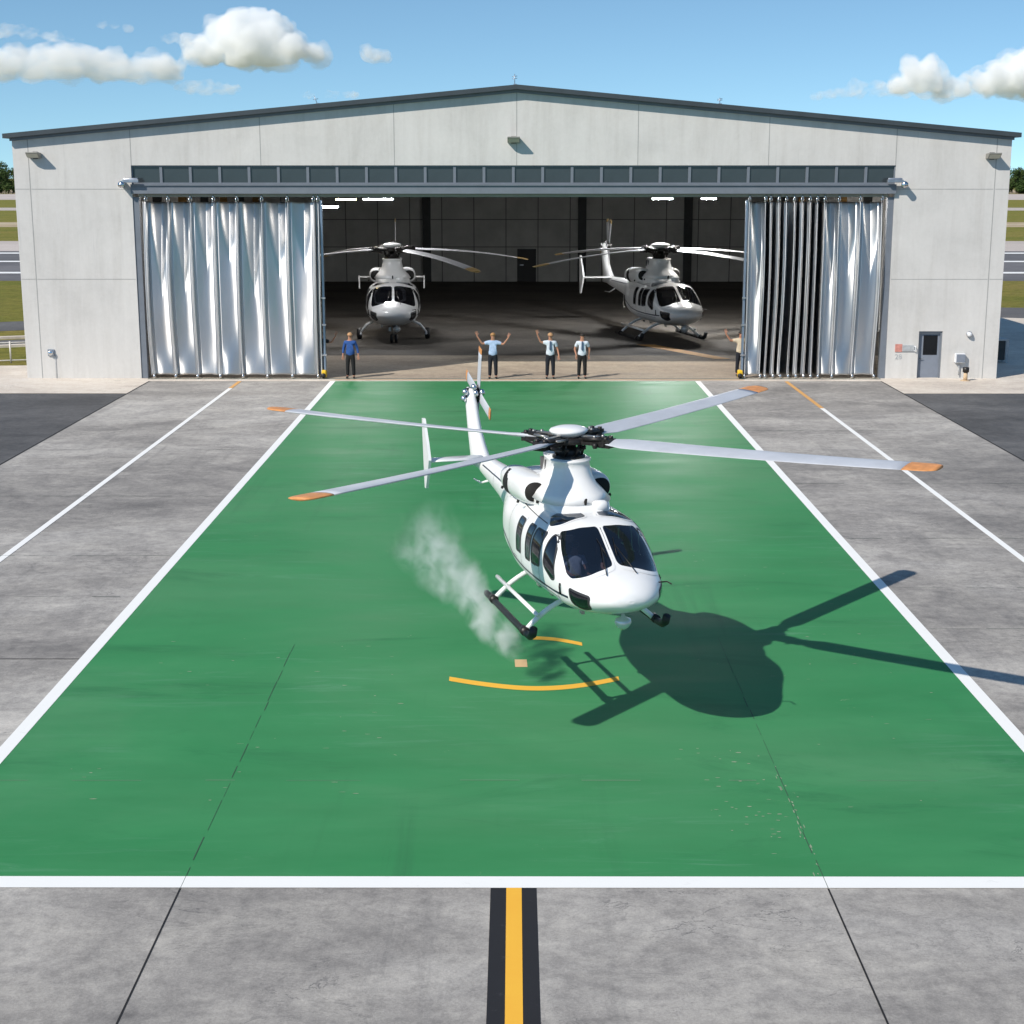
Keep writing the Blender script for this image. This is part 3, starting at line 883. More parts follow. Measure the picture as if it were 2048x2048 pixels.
def rack(x, y, label, seed, ochre=True):
    rnd = random.Random(seed)
    o = tag(empty('storage_rack', (x, y, .014)), label, 'rack', 'storage racks along the hangar side walls')
    fr = MB()
    for xx in (-.9, .9):
        for yy in (-.4, .4): fr.box(xx - .05, xx + .05, yy - .05, yy + .05, 0, 5.6)
    fr.build('frame', M['int_ochre'] if ochre else M['int_dark'], o)
    for zz in (.3, 1.7, 3.1, 4.5):
        s = MB(); s.box(-.85, .85, -.42, .42, zz, zz + .07); s.build('shelf', M['int_dark'], o)
    for zz in (.37, 1.77, 3.17, 4.57):
        for k in range(2):
            h_ = rnd.uniform(.5, 1.1); bb = MB(); xx = -.43 + k * .86
            bb.box(xx - .36, xx + .36, -.36, .36, zz, zz + h_)
            bb.box(xx - .04, xx + .04, -.365, -.36, zz, zz + h_, 1)
            bx_ = bevel(bb.build('storage_box', [M['cardboard'], M['int_dark']]), .02); bx_.location = (x, y, .018)
            side = 'left' if x < 0 else 'right'
            tag(bx_, 'cardboard box on a rack along the %s hangar wall' % side, 'box', 'cardboard boxes on the %s racks' % side)
for y, s in ((84, 1), (93, 2), (103, 3)):
    rack(17.2, y, 'ochre storage rack %s the right hangar wall' % {84: 'nearest the door along', 93: 'second from the front along', 103: 'furthest back along'}[y], s)
for y, s in ((96, 4), (108, 5)):
    rack(-17.6, y, 'dark storage rack %s the left hangar wall' % {96: 'nearer the front along', 108: 'further back along'}[y], s, False)

# ------------------------------------------------------------------ helicopters
ST = [(-8.42, .07, 1.98, 2.14, 2.), (-8.25, .12, 1.90, 2.18, 2.), (-7.6, .19, 1.76, 2.18, 2.1), (-7.0, .23, 1.70, 2.17, 2.1), (-5.6, .30, 1.56, 2.20, 2.2),
      (-4.4, .38, 1.42, 2.24, 2.2), (-3.5, .50, 1.22, 2.30, 2.3), (-2.7, .74, .98, 2.36, 2.4), (-2.0, .93, .82, 2.40, 2.6), (-1.2, 1.03, .74, 2.42, 2.8),
      (-.4, 1.13, .71, 2.44, 2.9), (.5, 1.17, .70, 2.45, 2.9), (1.1, 1.17, .70, 2.45, 2.8), (1.5, 1.15, .70, 2.43, 2.8), (1.85, 1.12, .70, 2.36, 2.7),
      (2.2, 1.08, .70, 2.21, 2.6), (2.55, 1.03, .71, 2.00, 2.5), (2.9, .97, .77, 1.80, 2.4), (3.15, .91, .82, 1.71, 2.3), (3.40, .79, .88, 1.64, 2.2),
      (3.62, .65, .96, 1.56, 2.1), (3.80, .47, 1.05, 1.46, 2.), (3.90, .27, 1.13, 1.36, 2.), (3.935, .06, 1.21, 1.27, 2.)]
def st_at(x):
    n = len(ST)
    i = 0
    while i < n - 2 and x > ST[i + 1][0]: i += 1
    a, b_ = ST[i], ST[i + 1]
    t = (x - a[0]) / (b_[0] - a[0])
    p0 = ST[max(i - 1, 0)]; p3 = ST[min(i + 2, n - 1)]
    out = []
    for k in range(1, 5):
        h = b_[0] - a[0]
        m1 = (b_[k] - p0[k]) / max(b_[0] - p0[0], 1e-6); m2 = (p3[k] - a[k]) / max(p3[0] - a[0], 1e-6)
        # limited hermite
        s = (b_[k] - a[k]) / h
        m1 = 0 if m1 * s <= 0 else math.copysign(min(abs(m1), 3 * abs(s)), s)
        m2 = 0 if m2 * s <= 0 else math.copysign(min(abs(m2), 3 * abs(s)), s)
        t2, t3 = t * t, t * t * t
        out.append((2 * t3 - 3 * t2 + 1) * a[k] + (t3 - 2 * t2 + t) * h * m1 + (-2 * t3 + 3 * t2) * b_[k] + (t3 - t2) * h * m2)
    return out
def ring(x, nphi, off=0.):
    hw, zb, zt, ex = st_at(x)
    zc = zb + .46 * (zt - zb)
    r = []
    for k in range(nphi):
        a = 2 * pi * k / nphi
        c_, s_ = cos(a), sin(a)
        e_ = 2 / ex
        y = (hw - off) * math.copysign(abs(c_) ** e_, c_)
        hz = (zt - zc if s_ > 0 else zc - zb) - off
        z = zc + hz * math.copysign(abs(s_) ** e_, s_)
        r.append((x, y, z))
    return r
# window outlines: (projection, points). 'side' uses (x,z), 'front' uses (y,z), 'top' uses (x,y)
def rnd_poly(pts, r=.22, n=6):
    out = []
    m = len(pts)
    for i in range(m):
        p0 = Vector(pts[i - 1]); p1 = Vector(pts[i]); p2 = Vector(pts[(i + 1) % m])
        rr = min(r, (p0 - p1).length * .45, (p2 - p1).length * .45)
        a = p1 + (p0 - p1).normalized() * rr; c = p1 + (p2 - p1).normalized() * rr
        for k in range(n + 1):
            t = k / n
            out.append(tuple(a * (1 - t) ** 2 + p1 * 2 * t * (1 - t) + c * t * t))
    # resample denser
    res = []
    for i in range(len(out)):
        p = Vector(out[i]); q = Vector(out[(i + 1) % len(out)])
        k = max(1, int((q - p).length / .05))
        for j in range(k): res.append(tuple(p.lerp(q, j / k)))
    return res
WIN = {
    'windshield': ('front', [(.035, 2.32), (.40, 2.31), (.79, 2.235), (.89, 1.95), (.93, 1.58), (.88, 1.51), (.42, 1.66), (.035, 1.74)], .08),
    'roof_window': ('top', [(1.02, .20), (1.60, .12), (1.70, .70), (1.50, .90), (1.02, .72)], .12),
    'chin_window': ('side', [(2.98, 1.36), (3.54, 1.30), (3.48, 1.06), (3.24, .99), (3.08, 1.10)], .06),
    'door_window': ('side', [(1.82, 2.17), (1.98, 2.16), (2.22, 1.86), (2.38, 1.40), (2.24, 1.36), (1.82, 1.56)], .12),
    'cabin_window': ('side', [(1.10, 2.15), (1.62, 2.15), (1.60, 1.48), (1.12, 1.45)], .06),
    'cabin_window_b': ('side', [(.65, 2.15), (1.0, 2.15), (1.0, 1.45), (.67, 1.44)], .06),
    'cabin_window_c': ('side', [(-.14, 2.14), (.26, 2.14), (.28, 1.45), (-.10, 1.44)], .06),
}
def inside(p, poly):
    x, y = p; c = False; n = len(poly); j = n - 1
    for i in range(n):
        xi, yi = poly[i]; xj, yj = poly[j]
        if (yi > y) != (yj > y) and x < (xj - xi) * (y - yi) / (yj - yi) + xi: c = not c
        j = i
    return c
WOUT = {k: (v[0], rnd_poly(v[1], v[2])) for k, v in WIN.items()}
def in_window(cx, cy, cz, nrm):
    for k, (pr, poly) in WOUT.items():
        if pr == 'side' and abs(nrm[1]) > .25 and cx < 3.8:
            if inside((cx, cz), poly): return True
        if pr == 'front' and cx > 1.7 and nrm[0] > .1 and cz > 1.4:
            if inside((abs(cy), cz), poly): return True
        if pr == 'top' and nrm[2] > .3 and cz > 2.0 and cx > 1:
            if inside((cx, abs(cy)), poly): return True
    return False
def fus_grid(off, xs, nphi):
    return [ring(x, nphi, off) for x in xs]
xs_f = []
x = -8.42
while x < -2.0: xs_f.append(x); x += .10
while x < 3.92: xs_f.append(x); x += .03
xs_f += [3.925, 3.932, 3.935]
xs_f = sorted(set(xs_f))
NPH = 176
_full = fus_grid(0, xs_f, NPH)
# BVH of the closed body for projecting panes, seals and stripes
_vs = [p for r in _full for p in r]
_fs = []
for i in range(len(_full) - 1):
    for k in range(NPH):
        k2 = (k + 1) % NPH
        _fs.append((i * NPH + k, i * NPH + k2, (i + 1) * NPH + k2, (i + 1) * NPH + k))
BVH = BVHTree.FromPolygons([Vector(p) for p in _vs], _fs)
def hull_mesh(off, name, mat, holes=True):
    g = fus_grid(off, xs_f, NPH)
    b = MB()
    b.v = [p for r in g for p in r]
    for f in _fs:
        c = [sum(b.v[i][k] for i in f) / 4 for k in range(3)]
        if holes and c[0] > -1:
            e1 = Vector(b.v[f[1]]) - Vector(b.v[f[0]]); e2 = Vector(b.v[f[3]]) - Vector(b.v[f[0]])
            nr = e1.cross(e2)
            if nr.length > 1e-12:
                nr.normalize()
                zc = 1.5
                if nr.dot(Vector((0, c[1], c[2] - zc))) < 0 and abs(c[0]) < 3.2: nr = -nr
                if nr.x < 0 and c[0] > 2.2: nr = -nr
                if in_window(c[0], c[1], c[2], (nr.x, nr.y, abs(nr.z) if c[2] > 2 else nr.z)): continue
        b.f.append(f); b.m.append(0); b.sm.append(True)
    n0 = NPH
    if off == 0:
        b.f.append(tuple(range(NPH))); b.m.append(0); b.sm.append(False)
        L = (len(g) - 1) * NPH
        b.f.append(tuple(L + k for k in range(NPH))); b.m.append(0); b.sm.append(False)
    return b
def project(pr, p, side, off):
    if pr == 'side': o = Vector((p[0], 5 * side, p[1])); d = Vector((0, -side, 0))
    elif pr == 'front': o = Vector((8, p[0] * side, p[1])); d = Vector((-1, 0, 0))
    else: o = Vector((p[0], p[1] * side, 8)); d = Vector((0, 0, -1))
    h, n, i, dist = BVH.ray_cast(o, d)
    if h is None: return None
    if n.dot(d) > 0: n = -n
    return h + n * off
def patch(poly, pr, side, off, rings=9):
    cx = sum(p[0] for p in poly) / len(poly); cy = sum(p[1] for p in poly) / len(poly)
    rows = []
    for k in range(rings + 1):
        s = max(k / rings, .02)
        rows.append([project(pr, (cx + (p[0] - cx) * s, cy + (p[1] - cy) * s), side, off) for p in poly])
    b = MB(); b.grid(rows, closed=True)
    b.f.append(tuple(range(len(poly)))); b.m.append(0); b.sm.append(True)
    return b
def seal(poly, pr, side, w_in, w_out, off):
    n = len(poly); rows = []
    area = sum(poly[i][0] * poly[(i + 1) % n][1] - poly[(i + 1) % n][0] * poly[i][1] for i in range(n))
    sg = 1 if area > 0 else -1
    for k in range(4):
        wdt = -w_in + (w_in + w_out) * k / 3
        row = []
        for i in range(n):
            p = Vector(poly[i]); a = Vector(poly[i - 1]); c = Vector(poly[(i + 1) % n])
            t = (c - a)
            nn = Vector((t.y, -t.x)).normalized() * sg
            q = p + nn * wdt
            pt = project(pr, q, side, off)
            row.append(pt if pt is not None else rows[-1][i] if rows else Vector((q.x, 0, q.y)))
        rows.append(row)
    b = MB(); b.grid(rows, closed=True)
    return b
def strip(pts, pr, side, wd, off=.006):
    """thin ribbon lying on the body along a path in the projection plane"""
    fine = []
    for p, q in zip(pts, pts[1:]):
        p, q = Vector(p), Vector(q); k = max(2, int((q - p).length / .06))
        for j in range(k): fine.append(p.lerp(q, j / k))
    fine.append(Vector(pts[-1]))
    r0, r1 = [], []
    for i, p in enumerate(fine):
        t = fine[min(i + 1, len(fine) - 1)] - fine[max(i - 1, 0)]
        nn = Vector((-t.y, t.x)).normalized() * wd / 2
        a = project(pr, p + nn, side, off); c = project(pr, p - nn, side, off)
        if a is None or c is None: continue
        r0.append(a); r1.append(c)
    b = MB()
    if len(r0) > 1: b.grid([r0, r1])
    return b

CACHE = {}
def cached(key, fn):
    if key not in CACHE: CACHE[key] = fn()
    return CACHE[key]
def fixn(me):
    bm = bmesh.new(); bm.from_mesh(me); bmesh.ops.recalc_face_normals(bm, faces=bm.faces); bm.to_mesh(me); bm.free(); return me

def loft_x(sts, n=28, ex=2.2):          # (x, hw, zb, zt, yc)
    rows = []
    for x, hw, zb, zt, yc in sts:
        r = []
        for k in range(n):
            a = 2 * pi * k / n; c_, s_ = cos(a), sin(a)
            r.append((x, yc + hw * math.copysign(abs(c_) ** (2 / ex), c_), (zb + zt) / 2 + (zt - zb) / 2 * math.copysign(abs(s_) ** (2 / ex), s_)))
        rows.append(r)
    b = MB(); b.grid(rows, closed=True, caps=True)
    return b
def smooth_sts(sts, k=5):
    out = []
    n = len(sts)
    for i in range(n - 1):
        p0, p1, p2, p3 = (Vector(sts[max(i - 1, 0)]), Vector(sts[i]), Vector(sts[i + 1]), Vector(sts[min(i + 2, n - 1)])) if False else (sts[max(i - 1, 0)], sts[i], sts[i + 1], sts[min(i + 2, n - 1)])
        for j in range(k):
            t = j / k
            out.append(tuple(.5 * (2 * b1 + (c - a) * t + (2 * a - 5 * b1 + 4 * c - d) * t * t + (3 * b1 - a - 3 * c + d) * t ** 3) for a, b1, c, d in zip(p0, p1, p2, p3)))
    out.append(tuple(sts[-1]))
    return out

def cowl_mesh():
    b = loft_x(smooth_sts([(-3.6, .30, 2.02, 2.30, 0), (-3.0, .50, 2.05, 2.55, 0), (-2.2, .66, 2.1, 2.80, 0), (-1.2, .74, 2.1, 2.88, 0), (-.2, .76, 2.1, 2.88, 0), (.5, .70, 2.1, 2.80, 0), (1.0, .58, 2.1, 2.62, 0), (1.3, .40, 2.15, 2.46, 0), (1.42, .22, 2.2, 2.40, 0)]), 40, 2.6)
    return fixn(b.mesh('engine_cowling', M['hwhite']))
def nacelle_mesh(s):
    b = loft_x(smooth_sts([(-3.0, .10, 2.45, 2.65, s * .50), (-2.7, .22, 2.34, 2.74, s * .56), (-2.0, .33, 2.26, 2.88, s * .62), (-1.0, .36, 2.28, 2.94, s * .65), (-.4, .35, 2.32, 2.95, s * .66), (-.18, .32, 2.35, 2.93, s * .66), (-.10, .28, 2.39, 2.89, s * .66)]), 32, 2.3)
    return fixn(b.mesh('engine_nacelle', M['hwhite']))
def scoop_mesh(s):
    b = loft_x([(-.13, .22, 2.43, 2.86, s * .73), (-.075, .21, 2.44, 2.85, s * .73)], 24, 2.3)
    return fixn(b.mesh('air_intake', M['flat_black']))
def louvre_mesh(s):                       # dark outlet opening on the nacelle flank
    rows = []
    for x in (-1.78, -1.66, -1.54, -1.42):
        r = []
        for k in range(15):
            a = -1.05 + 2.1 * k / 14
            r.append((x + .10 * cos(a), s * (.64 + .372 * cos(a)), 2.58 + .372 * sin(a) * .92))
        rows.append(r)
    b = MB(); b.grid(rows)
    return fixn(b.mesh('exhaust_opening', M['flat_black']))
def pylon_mesh():
    rows = []
    n = 44
    for z, rxf, rxb, ry in ((2.55, 1.15, 1.30, .80), (2.72, .98, 1.18, .66), (2.86, .78, 1.16, .53), (3.02, .64, 1.12, .455), (3.20, .56, 1.08, .415), (3.31, .54, 1.07, .41), (3.335, .565, 1.09, .43), (3.37, .565, 1.09, .43)):
        r = []
        for k in range(n):
            a = 2 * pi * k / n; c_, s_ = cos(a), sin(a)
            r.append(((rxf if c_ > 0 else rxb) * math.copysign(abs(c_) ** .85, c_), ry * math.copysign(abs(s_) ** .8, s_), z))
        rows.append(r)
    b = MB(); b.grid(rows, closed=True, caps=True)
    return fixn(b.mesh('mast_fairing', M['hwhite']))
def fin_mesh():
    rows = []
    for z, xl, xt, th in ((1.85, -6.9, -8.5, .24), (2.10, -7.15, -8.55, .21), (2.35, -7.55, -8.62, .19), (2.7, -7.95, -8.72, .17), (3.2, -8.28, -8.86, .15), (3.62, -8.52, -9.0, .135), (3.70, -8.58, -8.98, .06)):
        r = []
        n = 24
        for k in range(n):
            a = 2 * pi * k / n
            xm, hx = (xl + xt) / 2, (xl - xt) / 2
            u = cos(a)
            r.append((xm + hx * u, th * math.copysign(abs(sin(a)) ** .8, sin(a)) * (1 if u > 0 else 1 - .5 * u * u), z + .0 * u))
        rows.append(r)
    b = MB(); b.grid(rows, closed=True, caps=True)
    return fixn(b.mesh('tail_fin', M['hwhite']))
def slab(pts, thick, n_axis):             # flat plate with eased edge: pts outline, extruded along the axis index
    b = MB(); n = len(pts)
    vs = []
    for s in (-1, 1):
        for p in pts:
            q = list(p); q[n_axis] += s * thick / 2; vs.append(tuple(q))
    fs = [tuple(range(n - 1, -1, -1)), tuple(range(n, 2 * n))] + [(i, (i + 1) % n, (i + 1) % n + n, i + n) for i in range(n)]
    b.add(vs, fs); return b

def blade_profile(R, droop, r0=.62, r1=None, pitch=radians(10), seg=26, cw=1.):
    rows = []
    n = 16
    r1 = r1 or R
    for i in range(seg + 1):
        r = r0 + (r1 - r0) * i / seg
        if r < 1.5:
            t = min(max((r - .75) / .75, 0), 1); t = t * t * (3 - 2 * t)
            c_ = .17 + (.45 - .17) * t; th = .11 - .05 * t
        else:
            c_ = .45; th = .06
        if r > R - .22: c_ *= 1 - .35 * ((r - R + .22) / .22) ** 2
        c_ *= cw
        tw = pitch * (1 - .7 * r / R)
        z = droop * (r / R) ** 2
        row = []
        for k in range(n):
            a = 2 * pi * k / n
            u = cos(a) * c_ / 2 + .02; vv = sin(a) * th / 2 * (1 + .35 * cos(a))
            row.append((r, u * cos(tw) - vv * sin(tw), z + u * sin(tw) + vv * cos(tw)))
        rows.append(row)
    b = MB(); b.grid(rows, closed=True, caps=True)
    return b

def make_helicopter(loc, yaw, scale, R, droop, blades, label, cw=1., roll=0., gear='skid', stab=('right',), tip='tip', bladem='blade', tail_blades=(95, 185, 275, 5), pilots=False):
    h = tag(empty('helicopter', loc, yaw - pi / 2), label, 'helicopter', 'white helicopters')
    h.scale = (scale,) * 3
    h.rotation_euler = (roll, 0, yaw - pi / 2)
    def P(name, key, fn, parent=h):
        return link(name, cached(key, fn), parent)
    fus = P('fuselage', 'fus', lambda: fixn(hull_mesh(0, 'fuselage', M['hwhite']).mesh('fuselage', M['hwhite'])))
    P('cabin_lining', 'lining', lambda: hull_mesh(.035, 'cabin_lining', M['hlining']).mesh('cabin_lining', M['hlining']), fus)
    for key, (pr, poly) in WOUT.items():
        nm = key.replace('_b', '').replace('_c', '') if key.startswith('cabin_window') else key
        for s in (1, -1):
            g = P(nm, (key, s), lambda: fixn(patch(poly, pr, s, .004).mesh(nm, M['glass'])), fus)
            wi, wo = (.014, .03) if key in ('windshield', 'roof_window') else (.022, .02)
            P('window_seal', (key, s, 'seal'), lambda: fixn(seal(poly, pr, s, wi, wo, .009).mesh('window_seal', M['hwhite'] if key in ('windshield', 'roof_window') else M['hseal'])), g)
    # stripe and seams
    for s in (1, -1):
        P('stripe', ('stripe', s), lambda: fixn(strip([(-2.3, 1.50), (-1.6, 1.40), (-1.2, 1.31), (-.6, 1.23), (.4, 1.17), (1.4, 1.15), (2.3, 1.15), (2.95, 1.17)], 'side', s, .045).mesh('stripe', M['hstripe'])), fus)
        def bstripe():
            return fixn(strip([(-6.6, 2.03), (-5.5, 2.03), (-4.2, 2.04), (-3.2, 2.08), (-2.8, 2.12)], 'side', s, .03).mesh('stripe', M['hstripe']))
        P('stripe', ('bstripe', s), bstripe, fus)
        def seams():
            b = MB()
            for path in ([(-1.05, 2.2), (-1.0, 1.0)], [(-2.4, 2.1), (-2.4, 1.2)], [(-3.6, 2.15), (-3.6, 1.4)], [(-5.2, 2.1), (-5.2, 1.65)], [(-.4, 1.28), (-.1, 1.28)], [(-.9, 2.30), (.4, 2.29), (1.45, 2.27)], [(.30, 2.2), (.31, 1.05)], [(1.56, 2.2), (1.58, 1.05)], [(1.58, 1.06), (2.5, 1.05)], [(2.46, 1.15), (2.52, 1.02)], [(.31, 1.05), (1.58, 1.04)]):
                q = strip(path, 'side', s, .012, .005); b.add(q.v, q.f, 0, True)
            return fixn(b.mesh('door_seam', M['hseam']))
        P('door_seam', ('seam', s), seams, fus)
        def hand():
            b = MB()
            p = project('side', (2.64, 1.32), s, .015); b.tube([p + Vector((0, 0, .06)), p + Vector((.03, s * .02, .0)), p + Vector((.02, 0, -.16))], .018, 8)
            return fixn(b.mesh('door_handle', M['dark_metal']))
        P('door_handle', ('hand', s), hand, fus)
        def wip():
            b = MB(); a = project('front', (.30, 1.63), s, .03); c = project('front', (.14, 2.02), s, .03); b.tube([a, c], .010, 6)
            b.tube([project('front', (.10, 1.86), s, .022), c, project('front', (.17, 2.13), s, .022)], .007, 6)
            return fixn(b.mesh('wiper', M['dark_metal']))
        P('wiper', ('wip', s), wip, fus)
        def step():
            b = MB(); b.tube([project('side', (3.3, 1.42), s, -.02), project('side', (3.3, 1.42), s, .0) + Vector((.10, s * .14, .02)), project('side', (3.3, 1.42), s, 0) + Vector((.30, s * .15, .02))], .014, 8)
            return fixn(b.mesh('pitot_tube', M['dark_metal']))
        if s == 1: P('pitot_tube', ('pit', s), step, fus)
    P('engine_cowling', 'cowl', cowl_mesh)
    def cowldots():
        b = MB(); b.lathe([(.035, -.03), (.035, .012)], 10, (0, 0, 0), axis=(0, 1, .3))
        return fixn(b.mesh('vent_port', M['flat_black']))
    for x, y, z in ((.2, -.77, 2.5), (-.35, -1.04, 2.42), (-1.9, -.97, 2.42), (.2, .77, 2.5), (-.35, 1.04, 2.42), (-1.9, .97, 2.42)):
        vp = P('vent_port', 'dots', cowldots); vp.location = (x, y, z); vp.rotation_euler = (0, 0, pi if y < 0 else 0)
    def beacon():
        b = MB(); b.tube([(1.02, .0, 2.52), (1.16, 0, 2.68), (1.10, 0, 2.50)], .03, 8)
        return fixn(b.mesh('wire_cutter', M['flat_black']))
    P('wire_cutter', 'wcut', beacon)
    def scp():
        b = loft_x([(1.00, .16, 2.36, 2.62, .30), (1.18, .17, 2.34, 2.66, .30), (1.26, .15, 2.36, 2.64, .30)], 16, 3)
        return fixn(b.mesh('roof_scoop', M['hwhite']))
    P('roof_scoop', 'rscoop', scp)
    for s in (1, -1):
        n_ = P('engine_nacelle', ('nac', s), lambda: nacelle_mesh(s))
        P('air_intake', ('scoop', s), lambda: scoop_mesh(s), n_)
        P('exhaust_opening', ('louv', s), lambda: louvre_mesh(s), n_)
    P('mast_fairing', 'pyl', pylon_mesh)
    def slots():
        b = MB(); b.box(-.025, .025, -.035, .035, -.02, .25)
        return fixn(b.mesh('fairing_slot', M['hseam']))
    for s in (1, -1):
        for x, zz in ((-.66, 3.05), (-.34, 3.03)):
            fs_ = P('fairing_slot', 'slots', slots); fs_.location = (x, s * .395, zz); fs_.rotation_euler = (0, 0, 0)
    P('tail_fin', 'fin', fin_mesh)
    for sd in stab:
        s = -1 if sd == 'right' else 1
        def sm():
            b = MB(); rows = []
            for y, c_ in ((.12, .62), (1.2, .52), (1.52, .50)):
                rows.append([(-7.05 - (.62 - c_) * .4 + c_ / 2 * cos(2 * pi * k / 16), s * y, 2.14 + .045 * sin(2 * pi * k / 16)) for k in range(16)])
            b.grid(rows, closed=True, caps=True); return fixn(b.mesh('stabilizer', M['hwhite']))
        st_ = P('stabilizer', ('stab', s), sm)
        def ep():
            b = slab([(-6.75, s * 1.55, 2.20), (-6.92, s * 1.55, 2.57), (-7.30, s * 1.55, 3.18), (-7.46, s * 1.55, 3.18), (-7.40, s * 1.55, 2.17), (-7.34, s * 1.55, 1.40), (-7.20, s * 1.55, 1.40), (-6.92, s * 1.55, 1.86)], .07, 1)
            return fixn(b.mesh('end_plate', M['hwhite']))
        def ep2():
            return fixn(slab([(-6.80, s * 1.55, 2.20), (-7.38, s * 1.55, 2.20), (-7.34, s * 1.55, 1.60), (-6.98, s * 1.55, 1.60)], .06, 1).mesh('end_plate', M['hwhite']))
        if gear == 'skid': P('end_plate', ('ep', s), ep, st_)
        else: P('end_plate', ('ep2', s), ep2, st_)
    def stinger():
        b = MB(); b.tube([(-6.6, -.05, 1.62), (-7.3, -.10, 1.42), (-8.0, -.12, 1.40)], [.035, .03, .02], 8); return fixn(b.mesh('tail_skid', M['hwhite']))
    P('tail_skid', 'sting', stinger)
    def ant():
        b = MB(); b.tube([(-5.3, 0, 1.6), (-5.35, 0, 1.0), (-5.2, 0, .86)], .012, 6); b.lathe([(.01, -.05), (.05, 0), (.01, .06)], 8, (-5.2, 0, .86)); return fixn(b.mesh('whip_antenna', M['wood']))
    P('whip_antenna', 'ant', ant)
    # belly light
    def light():
        b = MB(); b.lathe([(.03, .16), (.05, .10), (.15, .06), (.17, -.02), (.13, -.10), (.04, -.16)], 18, (3.1, .12, .62)); return fixn(b.mesh('landing_light', M['lightglass']))
    P('landing_light', 'llight', light)
    def bellybits():
        b = MB(); b.box(-.08, .08, -.03, .03, -.06, .02)
        return fixn(b.mesh('belly_fitting', M['mid_metal']))
    for x, y, z in ((2.4, -.5, .71), (1.0, -.7, .74), (.2, -.75, .74), (1.6, .3, .70)):
        bf = P('belly_fitting', 'belly', bellybits); bf.location = (x, y, z)
    # undercarriage
    if gear == 'skid':
        def ctube(x):
            b = MB(); pts = []
            for k in range(21):
                t = -1 + 2 * k / 20
                pts.append((x + (.05 * abs(t)), 1.40 * t, .09 + .66 * (1 - abs(t) ** 2.2)))
            b.tube(pts, .055, 12); return fixn(b.mesh('cross_tube', M['hwhite']))
        for x in (1.35, -1.15): P('cross_tube', ('ct', x), lambda: ctube(x))
        for s in (1, -1):
            def sk():
                b = MB(); b.tube([(-1.75, s * 1.42, .09), (-1.70, s * 1.42, .07), (1.55, s * 1.42, .07), (1.85, s * 1.42, .10), (2.02, s * 1.42, .19), (2.10, s * 1.42, .33)], [.05, .07, .07, .08, .085, .08], 14)
                return fixn(b.mesh('skid', M['black']))
            P('skid', ('skid', s), sk)
            def stp():
                b = MB(); b.tube([(-1.75, s * 1.16, .42), (1.50, s * 1.16, .42)], .045, 10); return fixn(b.mesh('step_bar', M['hwhite']))
            P('step_bar', ('step', s), stp)
            def cl():
                b = MB(); b.tube([(-.10, s * 1.42, .09), (.10, s * 1.42, .09)], .095, 12)
                return fixn(b.mesh('skid_clamp', M['dark_metal']))
            for x in (1.40, -1.10):
                sc_ = P('skid_clamp', ('clamp', s), cl); sc_.location = (x, 0, 0)
    else:
        for s in (1, -1):
            def strut():
                b = MB()
                for x in (.9, 1.25): b.tube([(x, s * .75, .82), (x, s * 1.15, .62), (x, s * 1.42, .30)], [.05, .045, .04], 10)
                b.tube([(.8, s * 1.40, .24), (1.3, s * 1.40, .24)], .05, 10)
                return fixn(b.mesh('main_strut', M['hwhite']))
            P('main_strut', ('ms', s), strut)
            def whl():
                b = MB(); b.lathe([(.05, -.11), (.19, -.11), (.24, -.06), (.24, .06), (.19, .11), (.05, .11)], 20, (1.05, s * 1.46, .24), axis=(0, 1, 0)); return fixn(b.mesh('main_wheel', M['black']))
            P('main_wheel', ('mw', s), whl)
        def nose():
            b = MB(); b.tube([(2.6, 0, .80), (2.75, 0, .30)], .05, 10); b.tube([(2.3, 0, .75), (2.7, 0, .45)], .03, 8)
            for y in (-.16, .16): b.box(2.66, 2.84, y - .05, y + .05, .50, .66)
            return fixn(b.mesh('nose_strut', M['mid_metal']))
        ns = P('nose_strut', 'ns', nose)
        def nw():
            b = MB(); b.lathe([(.04, -.06), (.15, -.06), (.19, -.03), (.19, .03), (.15, .06), (.04, .06)], 18, (2.75, 0, .19), axis=(0, 1, 0))
            return fixn(b.mesh('nose_wheel', M['black']))
        for y in (-.10, .10):
            nw_ = P('nose_wheel', 'nw', nw, ns); nw_.location = (0, y, 0)
    # rotor head
    def swash():
        b = MB(); b.lathe([(.35, 3.37), (.35, 3.41), (.27, 3.44), (.24, 3.52), (.24, 3.55), (.16, 3.58), (.13, 3.75)], 28)
        for k in range(8):
            a = 2 * pi * k / 8 + .2
            b.tube([(.28 * cos(a), .28 * sin(a), 3.42), (.36 * cos(a + .15), .36 * sin(a + .15), 3.70)], .024, 8)
            b.lathe([(.05, -.03), (.05, .04)], 8, (.32 * cos(a + .15), .32 * sin(a + .15), 3.57))
        return fixn(b.mesh('mast', M['dark_metal']))
    P('mast', 'swash', swash)
    hub = empty('rotor_head', (0, 0, 0)) if False else None
